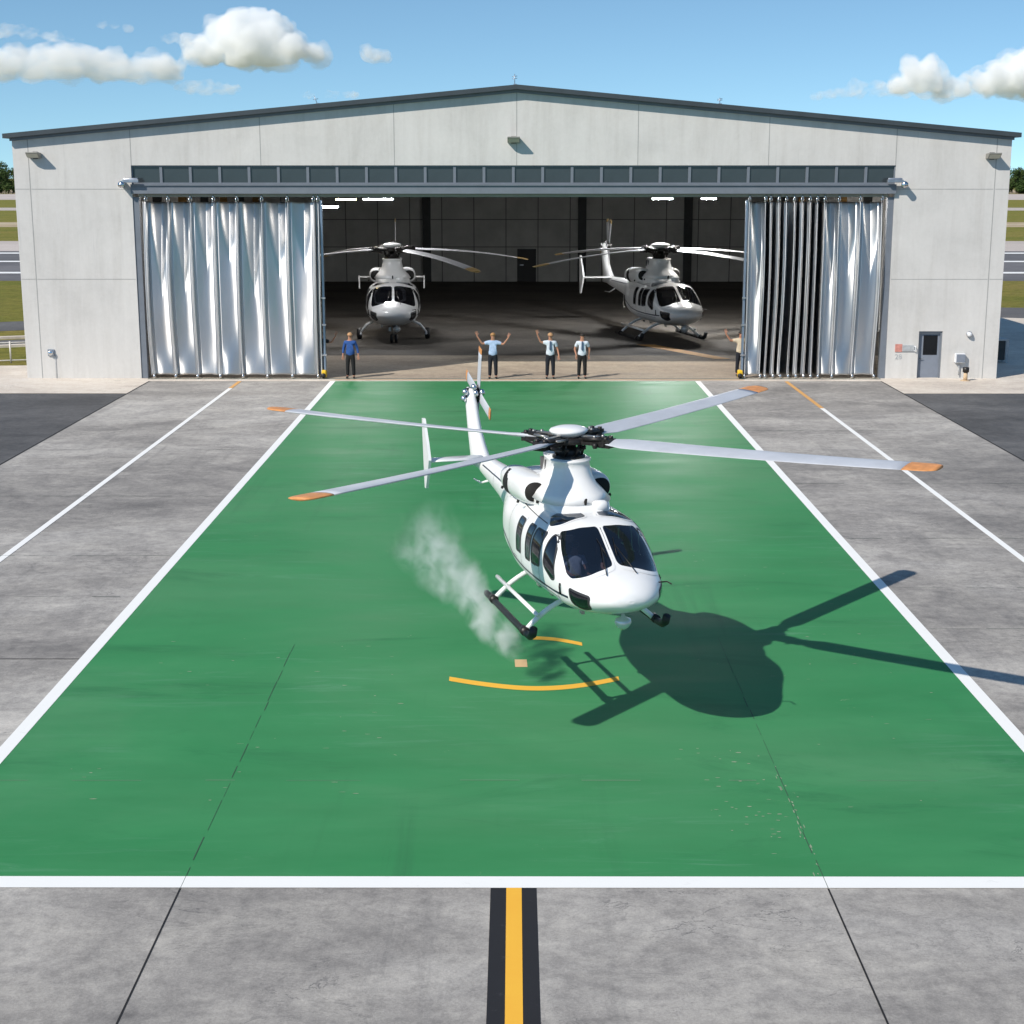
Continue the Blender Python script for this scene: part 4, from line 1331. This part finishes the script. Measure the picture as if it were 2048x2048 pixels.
    def hubm(z0=3.740):
        b = MB()
        b.lathe([(.10, 3.680), (.42, 3.690), (.46, 3.740), (.42, 3.800), (.30, 3.830)], 28)
        rnd = random.Random(5)
        for k in range(4):
            a = radians(blades[k]) - (yaw - pi / 2)
            d = Vector((cos(a), sin(a), 0)); n = Vector((-sin(a), cos(a), 0)); u = Vector((0, 0, 1))
            b.obox(d * .55 + u * 3.730, d, n, u, .42, .17, .035)
            b.obox(d * .62 + u * 3.800, d, n, u, .36, .13, .03)
            b.obox(d * .96 + u * 3.750, d, n, u, .12, .14, .09)
            for j in (-1, 1):
                b.tube([d * .45 + n * .13 * j + u * 3.810, d * .90 + n * .11 * j + u * 3.830], .045, 10)
                b.lathe([(.05, 0), (.05, .09)], 8, d * .98 + n * .10 * j + u * 3.800)
            b.tube([d * .60 + n * .22 + u * 3.620, d * .92 + n * .20 + u * 3.700], .04, 8)
            b.lathe([(.045, -.05), (.06, 0), (.045, .06)], 10, d * .78 - n * .2 + u * 3.700)
        for k in range(4):
            a = radians(blades[k]) - (yaw - pi / 2)
            d = Vector((cos(a), sin(a), 0)); n = Vector((-sin(a), cos(a), 0)); u = Vector((0, 0, 1))
            b.obox(d * .55 + u * 3.852, d, n, u, .22, .05, .02, 1)
            b.lathe([(.035, 0), (.04, .05), (.02, .07)], 8, d * .82 + n * .05 + u * 3.84, 1)
            b.lathe([(.035, 0), (.04, .05), (.02, .07)], 8, d * .70 - n * .09 + u * 3.83, 1)
            b.tube([d * .35 + n * .22 + u * 3.80, d * .72 + n * .20 + u * 3.82], .03, 8, 1)
        return fixn(b.mesh('rotor_hub', [M['dark_metal'], M['mid_metal']]))
    hub = link('rotor_hub', hubm(), h)
    P('hub_cap', 'cap', lambda: fixn(MB().lathe([(.30, 3.830), (.36, 3.880), (.40, 3.920), (.41, 3.950), (.38, 3.985), (.26, 4.025), (.12, 4.045), (.01, 4.050)], 36).mesh('hub_cap', M['hwhite'])), hub)
    bkey = ('blade', R, droop, tip)
    bme = cached(bkey, lambda: fixn(blade_profile(R, droop, r1=R - .62, cw=cw).mesh('rotor_blade', M[bladem])))
    tme = cached(bkey + ('t',), lambda: fixn(blade_profile(R, droop, r0=R - .62, r1=R, seg=10, cw=cw).mesh('blade_tip', M[tip])))
    for k in range(4):
        bo = link('rotor_blade', bme, h); bo.location = (0, 0, 3.760); bo.rotation_euler = (0, 0, radians(blades[k]) - (yaw - pi / 2))
        link('blade_tip', tme, bo)
    # tail rotor on the fin's left side
    def thub():
        b = MB(); b.tube([(-8.72, 0, 3.52), (-8.72, .28, 3.52)], .09, 12); b.lathe([(.05, .14), (.15, .16), (.15, .28), (.07, .32)], 14, (-8.72, 0, 3.52), axis=(0, 1, 0))
        b.lathe([(.14, -.14), (.16, 0), (.14, .14)], 14, (-8.70, 0, 3.56), axis=(0, 1, 0))
        for k in range(4):
            a = radians(tail_blades[k]); b.tube([(-8.72, .22, 3.52), (-8.72 + .26 * cos(a),   .22, 3.52 + .26 * sin(a))], .05, 8)
        return fixn(b.mesh('tail_rotor_hub', M['dark_metal']))
    th_ = link('tail_rotor_hub', thub(), h)
    def tfit():
        b = MB()
        b.lathe([(.03, -.07), (.09, -.04), (.09, .04), (.03, .07)], 10, (0, 0, 0), axis=(0, 1, .2))
        return fixn(b.mesh('hub_fitting', M['chrome']))
    for p in ((-8.55, -.17, 3.62), (-8.60, -.20, 3.44), (-8.52, .06, 3.74), (-8.50, .10, 3.58), (-8.45, .26, 3.60)):
        tf_ = P('hub_fitting', 'tfit', tfit, th_); tf_.location = p
    def tb(r0, r1, name, mat):
        rows = []
        for i in range(9):
            r = r0 + (r1 - r0) * i / 8
            rows.append([(r, .02 * sin(2 * pi * k / 12), .16 * cos(2 * pi * k / 12)) for k in range(12)])
        b = MB(); b.grid(rows, closed=True, caps=True); return fixn(b.mesh(name, M[mat]))
    for k in range(4):
        a = radians(tail_blades[k])
        t0 = P('tail_rotor_blade', ('tb', bladem), lambda: tb(.20, 1.18, 'tail_rotor_blade', bladem))
        t0.location = (-8.72, .22, 3.52); t0.rotation_euler = (0, -a, 0)
        P('blade_tip', ('tt', tip), lambda: tb(1.18, 1.32, 'blade_tip', tip), t0)
    # cockpit
    def seats():
        b = MB(); y = 0
        if True:
            b.box(1.35, 1.85, y - .25, y + .25, 1.02, 1.14); b.obox((1.30, y, 1.45), Vector((1, 0, .15)).normalized(), Vector((0, 1, 0)), Vector((-.15, 0, 1)).normalized(), .05, .25, .36)
            b.obox((1.24, y, 1.88), Vector((1, 0, 0)), Vector((0, 1, 0)), Vector((0, 0, 1)), .05, .13, .10)
        return fixn(b.mesh('seat', M['hseat']))
    for y in (-.45, .45):
        se_ = P('seat', 'seats', seats); se_.location = (0, y, 0)
    def bench():
        b = MB(); b.box(.55, .95, -.85, .85, 1.0, 1.12); b.box(.45, .549, -.85, .85, 1.0, 1.75)
        return fixn(b.mesh('bench_seat', M['hseat']))
    P('bench_seat', 'bench', bench)
    def dash():
        b = MB()
        vs = [(2.45, -.80, 1.45), (2.75, -.76, 1.50), (2.45, .80, 1.45), (2.75, .76, 1.50), (2.45, -.80, 1.0), (2.75, -.76, 1.0), (2.45, .80, 1.0), (2.75, .76, 1.0)]
        b.add(vs, [(0, 1, 3, 2), (4, 6, 7, 5), (0, 2, 6, 4), (1, 5, 7, 3), (0, 4, 5, 1), (2, 3, 7, 6)])
        b.box(-1.0, 2.5, -.72, .72, .95, 1.0)
        return fixn(b.mesh('instrument_panel', M['hlining']))
    P('instrument_panel', 'dash', dash)
    return h

YAW = radians(15.4)
hero = make_helicopter((.89, 23.5, 1.48), YAW, .735, 8.0, .14, (-35, -127.5, 149, 51), 'white helicopter hovering low over the green pad, rotors turning', cw=1.35, roll=radians(1.0), tip='tip', bladem='blade', tail_blades=(74, 164, 254, 344))
make_helicopter((7.6, 81, .014), radians(13), 1.2, 7.0, -.5, (-52, 38, 128, 218), 'white helicopter on black skids parked inside the hangar on the right', tip='tip_tan', bladem='blade_pale', tail_blades=(100, 190, 280, 72))
make_helicopter((-6.35, 81, .014), radians(4.8), 1.2, 7.0, -.62, (-57, 33, 123, 213), 'white helicopter on wheels parked nose out inside the hangar on the left', gear='wheel', stab=('right', 'left'), tip='tip_tan', bladem='blade_pale', tail_blades=(90, 180, 270, 0))

# ------------------------------------------------------------------ people
def skin_mesh(name, verts, edges, radii, mat, sub=2, root=0):
    me = bpy.data.meshes.new(name); me.from_pydata(verts, edges, [])
    o = bpy.data.objects.new(name, me); C.objects.link(o)
    o.modifiers.new('skin', 'SKIN'); s = o.modifiers.new('sub', 'SUBSURF'); s.levels = sub; s.render_levels = sub
    if not me.skin_vertices: me.attributes.new('x', 'FLOAT', 'POINT')
    sv = me.skin_vertices[0].data
    for i, r in enumerate(radii):
        sv[i].radius = (r, r) if not isinstance(r, tuple) else r
        sv[i].use_root = (i == root)
    dg = bpy.context.evaluated_depsgraph_get()
    out = bpy.data.meshes.new_from_object(o.evaluated_get(dg))
    out.name = name
    bpy.data.objects.remove(o); bpy.data.meshes.remove(me)
    out.materials.clear(); out.materials.append(mat)
    out.polygons.foreach_set('use_smooth', [True] * len(out.polygons))
    return out
class Sk:
    def __init__(s): s.v = []; s.e = []; s.r = []
    def n(s, p, r, parent=None):
        s.v.append(tuple(p)); s.r.append(r)
        if parent is not None: s.e.append((parent, len(s.v) - 1))
        return len(s.v) - 1
def hand_on(sk, wrist_i, wrist, d, pn, r=.011):
    """palm and five fingers; d along the hand, pn across the palm"""
    d = Vector(d).normalized(); pn = (Vector(pn) - d * Vector(pn).dot(d)).normalized(); up = d.cross(pn)
    palm = sk.n(wrist + d * .075, .034, wrist_i)
    for k, (off, ln) in enumerate(((-.030, .085), (-.010, .098), (.011, .092), (.030, .072))):
        b0 = sk.n(wrist + d * .11 + pn * off, r, palm)
        b1 = sk.n(wrist + d * (.11 + ln * .5) + pn * off * 1.5 + up * .006, r * .95, b0)
        sk.n(wrist + d * (.11 + ln) + pn * off * 1.8 + up * .016, r * .8, b1)
    t0 = sk.n(wrist + d * .055 - pn * .045, r * 1.1, palm)
    sk.n(wrist + d * .10 - pn * .085, r * .9, t0)

def make_person(loc, rz, label, shirt, trousers, hair, arms, scale=1.0, hat=False, tie=False, sleeve='short', seated=False, group=None):
    """arms: {side: (elbow, wrist, hand direction)}; person faces -y, its right hand is at -x in the picture"""
    o = tag(empty('person', loc, rz), label, 'person', group)
    o.scale = (scale,) * 3
    V = Vector
    sk = Sk()
    pel = sk.n((0, 0, .96), (.15, .115)); sp = sk.n((0, .01, 1.14), (.135, .105), pel); ch = sk.n((0, .015, 1.34), (.155, .115), sp)
    up = sk.n((0, .02, 1.46), .085, ch); nk = sk.n((0, .01, 1.55), .055, up)
    jaw = sk.n((0, -.012, 1.635), .068, nk); hd = sk.n((0, 0, 1.705), .088, jaw); tp = sk.n((0, .008, 1.765), .072, hd)
    sk.n((0, -.095, 1.672), .016, jaw)                                   # nose
    for s in (-1, 1): sk.n((s * .088, .005, 1.69), .016, hd)             # ears
    for s in (-1, 1):
        sh = sk.n((s * .185, .01, 1.44), .068, up)
        el, wr, hd_ = arms[s]
        el, wr = V(el), V(wr)
        e_ = sk.n(el, .044, sh); w_ = sk.n(wr, .029, e_)
        hand_on(sk, w_, wr, hd_, (1 if s > 0 else -1, -.25, .15) if abs(V(hd_).normalized().x) < .8 else (0, -1, .2))
    legs = {}
    for s in (-1, 1):
        hp = sk.n((s * .10, 0, .90), .092, pel)
        if seated:
            kn = sk.n((s * .14, -.46, 1.04), .062, hp); an = sk.n((s * .13, -.66, .70), .042, kn); fo = sk.n((s * .13, -.80, .66), .035, an)
        else:
            kn = sk.n((s * .115, -.01, .50), .060, hp); an = sk.n((s * .125, .02, .09), .042, kn); fo = sk.n((s * .14, -.13, .045), .036, an)
    link('body', skin_mesh('body', sk.v, sk.e, sk.r, M['skin']), o)
    # shirt
    k = Sk()
    z0 = k.n((0, 0, .86), (.165, .125)); a = k.n((0, 0, .99), (.19, .145), z0); b1 = k.n((0, .0, 1.15), (.19, .145), a); c1 = k.n((0, .012, 1.34), (.195, .14), b1); d1 = k.n((0, .02, 1.455), .105, c1); k.n((0, .012, 1.515), .066, d1)
    for s in (-1, 1):
        sh = k.n((s * .185, .01, 1.435), .088, d1)
        el, wr, _ = arms[s]; el = V(el); wr = V(wr); s0 = V((s * .185, .01, 1.44))
        if sleeve == 'short': k.n(s0.lerp(el, .72), .072, sh)
        else:
            e_ = k.n(el, .058, sh); k.n(el.lerp(wr, .8), .044, e_)
        k.n((s * .10, .005, 1.22), .115, b1)
    link('shirt', skin_mesh('shirt', k.v, k.e, k.r, M[shirt]), o)
    k = Sk()
    a = k.n((0, 0, 1.06), (.165, .13)); b1 = k.n((0, 0, .94), (.172, .135), a)
    for s in (-1, 1):
        hp = k.n((s * .095, 0, .84), .112, b1)
        if seated:
            kn = k.n((s * .14, -.46, 1.04), .08, hp); k.n((s * .13, -.64, .74), .065, kn)
        else:
            kn = k.n((s * .115, -.01, .50), .084, hp); k.n((s * .125, .015, .09), .070, kn)
    link('trousers', skin_mesh('trousers', k.v, k.e, k.r, M[trousers]), o)
    for s in (-1, 1):
        k = Sk()
        if seated: a = k.n((s * .13, -.64, .66), .05); b1 = k.n((s * .13, -.80, .65), .045, a)
        else:
            a = k.n((s * .125, .04, .055), .055); b1 = k.n((s * .135, -.08, .05), .05, a); k.n((s * .15, -.19, .04), .038, b1)
        link('shoe', skin_mesh('shoe', k.v, k.e, k.r, M['shoe'], 1), o)
    # hair or cap
    b = MB()
    prof = []
    for i in range(10):
        t = i / 9 * pi / 2
        prof.append((.108 * cos(t) + .001, .115 * sin(t)))
    b.lathe(prof, 18, (0, .018, 1.715))
    if hat: b.lathe([(.115, 0), (.117, .02)], 18, (0, -.0, 1.725)); b.box(-.07, .07, -.21, -.08, 1.722, 1.734)
    else: b.lathe([(.03, -.06), (.085, -.04), (.10, .02), (.09, .06)], 14, (0, .035, 1.69))
    b.build('cap' if hat else 'hair', M[hair], o)
    if tie:
        b = MB(); b.add([(-.03, -.128, 1.50), (.03, -.128, 1.50), (.045, -.172, 1.18), (0, -.175, 1.12), (-.045, -.172, 1.18), (-.03, -.15, 1.50)], [(0, 1, 2, 3, 4)])
        tb_ = b.build('tie', M['tie'], o); mm = tb_.modifiers.new('solid', 'SOLIDIFY'); mm.thickness = .02
    return o
down = lambda s: ((s * .27, .04, 1.17), (s * .29, -.03, .93), (s * .02, -.05, -1))
PZ = .016
make_person((-6.8, F + .05, PZ), 0, 'person in royal blue shirt and black trousers standing beside the left foil curtain', 'shirt_blue', 'trouser_black', 'cap',
            {-1: down(-1), 1: ((.28, .05, 1.18), (.32, .0, .93), (.05, -.05, -1))}, hat=True, sleeve='long', scale=1.04)
make_person((-.88, F - .02, PZ), 0, 'person in pale blue shirt raising both arms wide', 'shirt_light', 'trouser_navy', 'hair_sand',
            {-1: ((-.42, -.05, 1.38), (-.62, -.12, 1.70), (-.25, -.1, 1)), 1: ((.42, -.05, 1.36), (.61, -.12, 1.63), (.30, -.1, 1))}, scale=1.04)
make_person((1.5, F - .02, PZ), 0, 'person in white shirt and tie waving with one raised arm', 'shirt_white', 'trouser_navy', 'cap',
            {-1: ((-.38, -.05, 1.44), (-.52, -.12, 1.76), (-.15, -.1, 1)), 1: ((.29, .04, 1.17), (.34, -.03, .93), (.05, -.05, -1))}, hat=True, tie=True, scale=1.04)
make_person((2.82, F, PZ), 0, 'person in white shirt and tie standing with arms down', 'shirt_white', 'trouser_black', 'hair_dark',
            {-1: ((-.30, .06, 1.18), (-.24, .0, .96), (.1, -.1, -1)), 1: ((.30, .06, 1.18), (.27, .02, .95), (-.05, -.05, -1))}, tie=True, scale=1.03)
make_person((-8.08, F + .6, .014), 0, 'person in black half hidden behind the left foil curtain, one arm raised', 'shirt_black', 'trouser_black', 'hair_dark',
            {-1: down(-1), 1: ((.42, -.03, 1.36), (.60, -.10, 1.62), (.30, -.05, 1))}, scale=1.05)
make_person((9.52, F + .9, .014), 0, 'person in cream shirt half hidden behind the right foil curtain, waving one arm', 'shirt_cream', 'trouser_navy', 'hair_dark',
            {-1: ((-.42, -.03, 1.42), (-.62, -.10, 1.70), (-.22, -.05, 1)), 1: down(1)}, scale=1.04)
# two pilots in the hovering helicopter
def pilot(y, label, shirt):
    m = Matrix.Translation((.89, 23.5, 1.48)) @ Matrix.Rotation(YAW - pi / 2, 4, 'Z') @ Matrix.Scale(.73, 4)
    p = m @ Vector((1.52, y * .9, .27))
    make_person(p, YAW, label, shirt, 'trouser_navy', 'hair_dark', {-1: ((-.26, -.12, 1.20), (-.20, -.36, 1.16), (.1, -1, 0)), 1: ((.26, -.12, 1.20), (.20, -.36, 1.16), (-.1, -1, 0))}, scale=.66, seated=True, group='pilots in the hovering helicopter')
pilot(-.45, 'pilot seated behind the left windscreen pane of the hovering helicopter', 'shirt_white')
pilot(.45, 'pilot seated behind the right windscreen pane of the hovering helicopter', 'shirt_black')

# ------------------------------------------------------------------ outside left and right of the hangar
o = tag(empty('pipe_railing', (-22.6, 69.2, 0)), 'white pipe railing on the grass left of the hangar', 'railing')
d = Vector((-1, -.30, 0)).normalized()
rl = MB()
for zz in (.92, .12): rl.tube([Vector((1.5, .45, zz)), Vector((0, 0, zz)) , d * 14 + Vector((0, 0, zz))], .03, 8)
rl.build('rail', M['wood'], o)
for k in range(8):
    pb_ = MB(); p = d * (k * 1.9 + .1); pb_.tube([p, p + Vector((0, 0, .98))], .04, 8); pb_.build('post', M['wood'], o)
o = tag(empty('equipment_cabinet', (21.75, 69.5, .016)), 'dark equipment cabinet with pale frame in the shade right of the hangar', 'cabinet')
b = MB(); b.box(-.55, .35, -.35, .35, .12, 1.0); bevel(b.build('cabinet_body', M['int_dark'], o), .02)
b = MB(); b.box(-.62, .48, -.42, .42, 1.0, 1.07); b.build('lid', M['signgrey'], o)
for x_, y_ in ((-.5, -.3), (.42, -.3), (-.5, .3), (.42, .3)):
    q = MB(); q.box(x_ - .06, x_ + .06, y_ - .09, y_ - .05, 0, 1.0); q.build('leg', M['signgrey'], o)

# woodland on the horizon
def leaf_mat():
    t = NT('foliage')
    a = t.noise(.22, 5, .7); b_ = t.noise(1.4, 5, .7)
    c = t.ramp(a, [(.3, (.022, .045, .012, 1)), (.5, (.04, .07, .018, 1)), (.7, (.075, .095, .03, 1))])
    c = t.mix(.5, c, t.ramp(b_, [(.3, (.32, .34, .3, 1)), (.7, (.68, .66, .6, 1))]), 'OVERLAY')
    t.set(Base_Color=c, Roughness=.8, Specular_IOR_Level=.15)
    return t.mat
M['leaf'] = leaf_mat()
M['bark'] = plain('bark', (.09, .07, .05), .9)
def woodland():
    rnd = random.Random(11)
    b = MB()
    def tree(x, y, h, r, nl=90):
        b.tube([(x, y, 0), (x + rnd.uniform(-.3, .3), y, h * .4), (x + rnd.uniform(-.6, .6), y, h * .75)], [.32, .22, .1], 6, mi=1, cap=False)
        for k in range(4):
            a = rnd.uniform(0, 2 * pi); z0 = h * rnd.uniform(.3, .5)
            b.tube([(x, y, z0), (x + cos(a) * r * .6, y + sin(a) * r * .6, z0 + h * .25)], [.14, .05], 5, mi=1, cap=False)
        cl = []
        for k in range(11):
            a = rnd.uniform(0, 2 * pi); q = sqrt(rnd.random()) * r * .75
            zz = h * rnd.uniform(.30, .88)
            cl.append((x + cos(a) * q, y + sin(a) * q, zz, r * rnd.uniform(.32, .55)))
        for cx, cy, cz, cr in cl:
            for _ in range(nl):
                v = Vector((rnd.gauss(0, 1), rnd.gauss(0, 1), rnd.gauss(0, .75))); v = v.normalized() * cr * rnd.uniform(.55, 1.05)
                p = Vector((cx, cy, cz)) + v
                n1 = Vector((rnd.gauss(0, 1), rnd.gauss(0, 1), rnd.gauss(0, 1))).normalized(); n2 = n1.orthogonal().normalized()
                s = rnd.uniform(.22, .5) * (1 if nl > 60 else 1.4)
                b.add([p + n1 * s, p + n2 * s * .7, p - n1 * s, p - n2 * s * .7], [(0, 1, 2, 3)], 0)
    for side in (-1, 1):
        for i in range(190):
            x = side * (rnd.uniform(215, 350) if i < 64 else rnd.uniform(60, 215) if i < 100 else rnd.uniform(350, 640)); y = rnd.uniform(800, 880); fine = i < 64
            tree(x, y, rnd.uniform(11, 17), rnd.uniform(4.5, 7), 90 if fine else 45)
        fine = True
        for i in range(40):          # bushes along the foot
            x = side * rnd.uniform(215, 350); y = rnd.uniform(785, 800)
            tree(x, y, rnd.uniform(4, 6.5), rnd.uniform(3, 5))
    o = b.build('woodland', [M['leaf'], M['bark']], fix=False)
    tag(o, 'dark green woodland along the horizon on both sides of the hangar', 'woodland', kind='stuff')
woodland()

# ------------------------------------------------------------------ blown dust beside the skid
def smoke():
    b = MB()
    A = Vector((.16, 23.6, .62)); B = Vector((-1.75, 25.6, 2.4))
    path = [A + (B - A) * t for t in (-.05, .1, .3, .55, .8, 1.0, 1.2)]
    b.tube(path, [.12, .30, .50, .70, .85, .85, .5], 20)
    t = NT('white_dust'); t.n.remove(t.p)
    o = b.build('smoke', t.mat)
    tag(o, 'wisp of white dust blown up beside the hovering helicopter skid', 'smoke', kind='stuff')
    pv = t.node('ShaderNodeVolumePrincipled'); pv.inputs['Color'].default_value = (.96, .96, .96, 1); pv.inputs['Anisotropy'].default_value = .1
    # distance from the plume's own axis, as a share of its width there
    def vm(op, a_, b_=None):
        n = t.node('ShaderNodeVectorMath', operation=op)
        for i, v in enumerate((a_, b_)):
            if v is None: continue
            if isinstance(v, bpy.types.NodeSocket): t.l.new(v, n.inputs[i])
            else: n.inputs[i].default_value = v
        return n
    d = (B - A); L = d.length; d = d.normalized()
    nz = t.node('ShaderNodeTexNoise'); nz.inputs['Scale'].default_value = 1.5; nz.inputs['Detail'].default_value = 3
    p0 = t.coord(); t.l.new(p0, nz.inputs['Vector'])
    wob = vm('SCALE', vm('SUBTRACT', nz.outputs['Color'], (.5, .5, .5)).outputs[0]); wob.inputs['Scale'].default_value = .55
    p = vm('ADD', p0, wob.outputs[0]).outputs[0]
    rel = vm('SUBTRACT', p, tuple(A)).outputs[0]
    al = vm('DOT_PRODUCT', rel, tuple(d)).outputs['Value']
    sc_ = vm('SCALE', tuple(d)); t.l.new(al, sc_.inputs['Scale'])
    rad = vm('LENGTH', vm('SUBTRACT', rel, sc_.outputs[0]).outputs[0]).outputs['Value']
    along = t.math('DIVIDE', al, L)
    wid = t.math('ADD', t.math('MULTIPLY', along, .58), .17)
    q = t.math('DIVIDE', rad, t.math('MAXIMUM', wid, .05))
    fall = t.ramp(q, [(.0, 1.), (1., 0.)])
    ends = t.math('MULTIPLY', t.ramp(along, [(.0, 0.), (.12, 1.)]), t.ramp(along, [(.45, 1.), (1., 0.)]))
    det = t.noise(3.2, 6, .6, (1, .8, .8), dist=.6)
    dens = t.math('MULTIPLY', t.math('MULTIPLY', fall, ends), t.ramp(det, [(.42, .0), (.66, 1.)]))
    t.l.new(t.math('MULTIPLY', dens, 9.), pv.inputs['Density'])
    t.l.new(pv.outputs[0], t.out.inputs['Volume'])
smoke()

# ------------------------------------------------------------------ clouds
def cloud_mat(name, dens):
    t = NT(name); t.n.remove(t.p)
    pv = t.node('ShaderNodeVolumePrincipled')
    pv.inputs['Color'].default_value = (.9984, .9984, .9995, 1); pv.inputs['Density'].default_value = dens; pv.inputs['Anisotropy'].default_value = -.2
    t.l.new(pv.outputs[0], t.out.inputs['Volume'])
    return t.mat
M['cl_dense'] = cloud_mat('cloud_dense', .04)
M['cl_mid'] = cloud_mat('cloud_mid', .02)
def wisp_mat(name, dens, sc, lo, hi):
    t = NT(name); t.n.remove(t.p)
    pv = t.node('ShaderNodeVolumePrincipled'); pv.inputs['Color'].default_value = (.9984, .9984, .9995, 1); pv.inputs['Anisotropy'].default_value = -.2
    f = t.ramp(t.noise(sc, 5, .62, (.6, 1, 1.2), dist=.5), [(lo, 0.), (hi, 1.)])
    t.l.new(t.math('MULTIPLY', f, dens), pv.inputs['Density']); t.l.new(pv.outputs[0], t.out.inputs['Volume'])
    t.mat.cycles.volume_step_rate = .25
    return t.mat
M['cl_fringe'] = wisp_mat('cloud_fringe', .03, .035, .38, .62)
M['cl_thin'] = wisp_mat('cloud_thin', .045, .03, .40, .70)
CD = 3000.
def raydir(px, py):
    P_ = radians(PITCH); a = (px - 970) / 2900; bb = -(py - 966) / 2900
    return Vector((a, cos(P_) + bb * sin(P_), -sin(P_) + bb * cos(P_)))
def cloud(blobs, mat, seed, label, vox=3.0, sx=1., base=None):
    """blobs: (px, py, radius px) read off the photograph, placed three kilometres out"""
    rnd = random.Random(seed)
    bm = bmesh.new()
    k = CD / 2900
    c0 = None
    for px, py, r in blobs:
        d = raydir(px, py); p = Vector((0, 0, CAM_H)) + d * (CD / d.y)
        if c0 is None: c0 = p.copy()
        for j in range(16):
            rr = r * k * (rnd.uniform(.22, .55) if j else .82)
            off = Vector((rnd.gauss(0, 1), rnd.gauss(0, 1), rnd.gauss(0, .8))).normalized() * (r * k * .68 if j else 0)
            if off.z < 0: off.z *= .55
            bmesh.ops.create_icosphere(bm, subdivisions=2, radius=rr, matrix=Matrix.Translation(p - c0 + Vector((off.x * sx, off.y, off.z))) @ Matrix.Diagonal((sx, 1, 1, 1)))
    me = bpy.data.meshes.new('cloud'); bm.to_mesh(me); bm.free()
    o = bpy.data.objects.new('cloud', me); C.objects.link(o)
    rm = o.modifiers.new('remesh', 'REMESH'); rm.mode = 'VOXEL'; rm.voxel_size = vox
    dg = bpy.context.evaluated_depsgraph_get()
    out = bpy.data.meshes.new_from_object(o.evaluated_get(dg))
    bpy.data.objects.remove(o)
    for v in out.vertices:
        n = v.co * .03 + Vector((seed * 3.1, 0, 0))
        q = noise.fractal(n, 1.0, 2.0, 5)
        q2 = noise.fractal(v.co * .09 + Vector((0, seed * 2.7, 0)), 1.0, 2.0, 3)
        v.co += v.normal * (q * 11. + q2 * 6.)
    if base is not None:                       # cumulus have a flat foot
        d = raydir(970, base); zb = CAM_H + d.z * CD / d.y - c0.z
        for v in out.vertices:
            if v.co.z < zb: v.co.z = zb + (v.co.z - zb) * .22
    o = bpy.data.objects.new('cloud', out); C.objects.link(o)
    rm = o.modifiers.new('remesh', 'REMESH'); rm.mode = 'VOXEL'; rm.voxel_size = vox * .7
    out2 = bpy.data.meshes.new_from_object(o.evaluated_get(bpy.context.evaluated_depsgraph_get()))
    bpy.data.objects.remove(o); out = out2
    out.materials.clear(); out.materials.append(mat)
    o = link('cloud', out); o.location = c0
    tag(o, label, 'cloud', 'clouds in the sky')
    if mat is not M['cl_thin']:
        fr = out.copy()
        for v, nv in zip(fr.vertices, [vv.normal.copy() for vv in fr.vertices]):
            q = noise.fractal(v.co * .022 + Vector((0, 0, seed * 5.3)), 1.0, 2.0, 5)
            v.co += nv * (5 + q * 14.)
        t_ = bpy.data.objects.new('tmp', fr); C.objects.link(t_)
        rm = t_.modifiers.new('remesh', 'REMESH'); rm.mode = 'VOXEL'; rm.voxel_size = vox
        f2 = bpy.data.meshes.new_from_object(t_.evaluated_get(bpy.context.evaluated_depsgraph_get()))
        bpy.data.objects.remove(t_); bpy.data.meshes.remove(fr)
        f2.materials.clear(); f2.materials.append(M['cl_fringe'])
        link('cloud_fringe', f2, o)
    return o
cloud([(470, 75, 52), (430, 62, 40), (510, 70, 42), (400, 100, 32), (545, 95, 34), (450, 110, 34), (500, 112, 34), (585, 102, 22), (365, 95, 20), (460, 40, 26)], M['cl_dense'], 1, 'largest and brightest white cumulus cloud above the left roof slope', base=122)
cloud([(30, 112, 30), (90, 115, 32), (150, 118, 32), (200, 122, 30), (250, 130, 26), (305, 128, 26), (120, 140, 24), (60, 135, 24), (200, 150, 18), (320, 145, 20), (-20, 120, 34)], M['cl_mid'], 2, 'long low white cloud bank at the left edge of the sky', sx=1.5, base=148)
cloud([(10, 58, 14), (50, 64, 13), (95, 70, 11), (125, 73, 7)], M['cl_thin'], 3, 'thin flat wisp at the upper left edge of the sky', sx=1.9)
cloud([(712, 106, 15), (728, 106, 11), (698, 104, 11)], M['cl_mid'], 4, 'small round white puff right of the largest cloud')
cloud([(355, 165, 13), (385, 165, 15), (420, 168, 12), (440, 168, 8)], M['cl_thin'], 5, 'faint small cloud just above the left roof slope', sx=1.9)
cloud([(580, 180, 8), (620, 178, 9), (660, 179, 8)], M['cl_thin'], 6, 'faint flat wisp low above the roof left of the peak', sx=1.9)
cloud([(1735, 150, 34), (1720, 130, 24), (1750, 130, 24), (1700, 165, 22), (1765, 160, 22)], M['cl_dense'], 7, 'round white cumulus above the right roof slope', base=176)
cloud([(1900, 150, 40), (1925, 130, 36), (1860, 160, 28), (1810, 165, 20), (1780, 178, 14), (1950, 160, 40), (1765, 182, 9)], M['cl_dense'], 8, 'white cumulus cut by the right edge of the sky', base=184)
cloud([(1610, 172, 17), (1650, 170, 15), (1575, 178, 10), (1540, 182, 7), (1680, 172, 12)], M['cl_thin'], 9, 'faint grey cloud trailing left of the right cumulus', sx=1.9)
cloud([(325, 72, 10), (340, 76, 8), (318, 78, 7)], M['cl_thin'], 10, 'tiny wisp left of the largest cloud', sx=1.9)
cloud([(190, 45, 7), (215, 48, 6), (240, 52, 5)], M['cl_thin'], 12, 'tiny thin streak high on the left of the sky', sx=1.9)
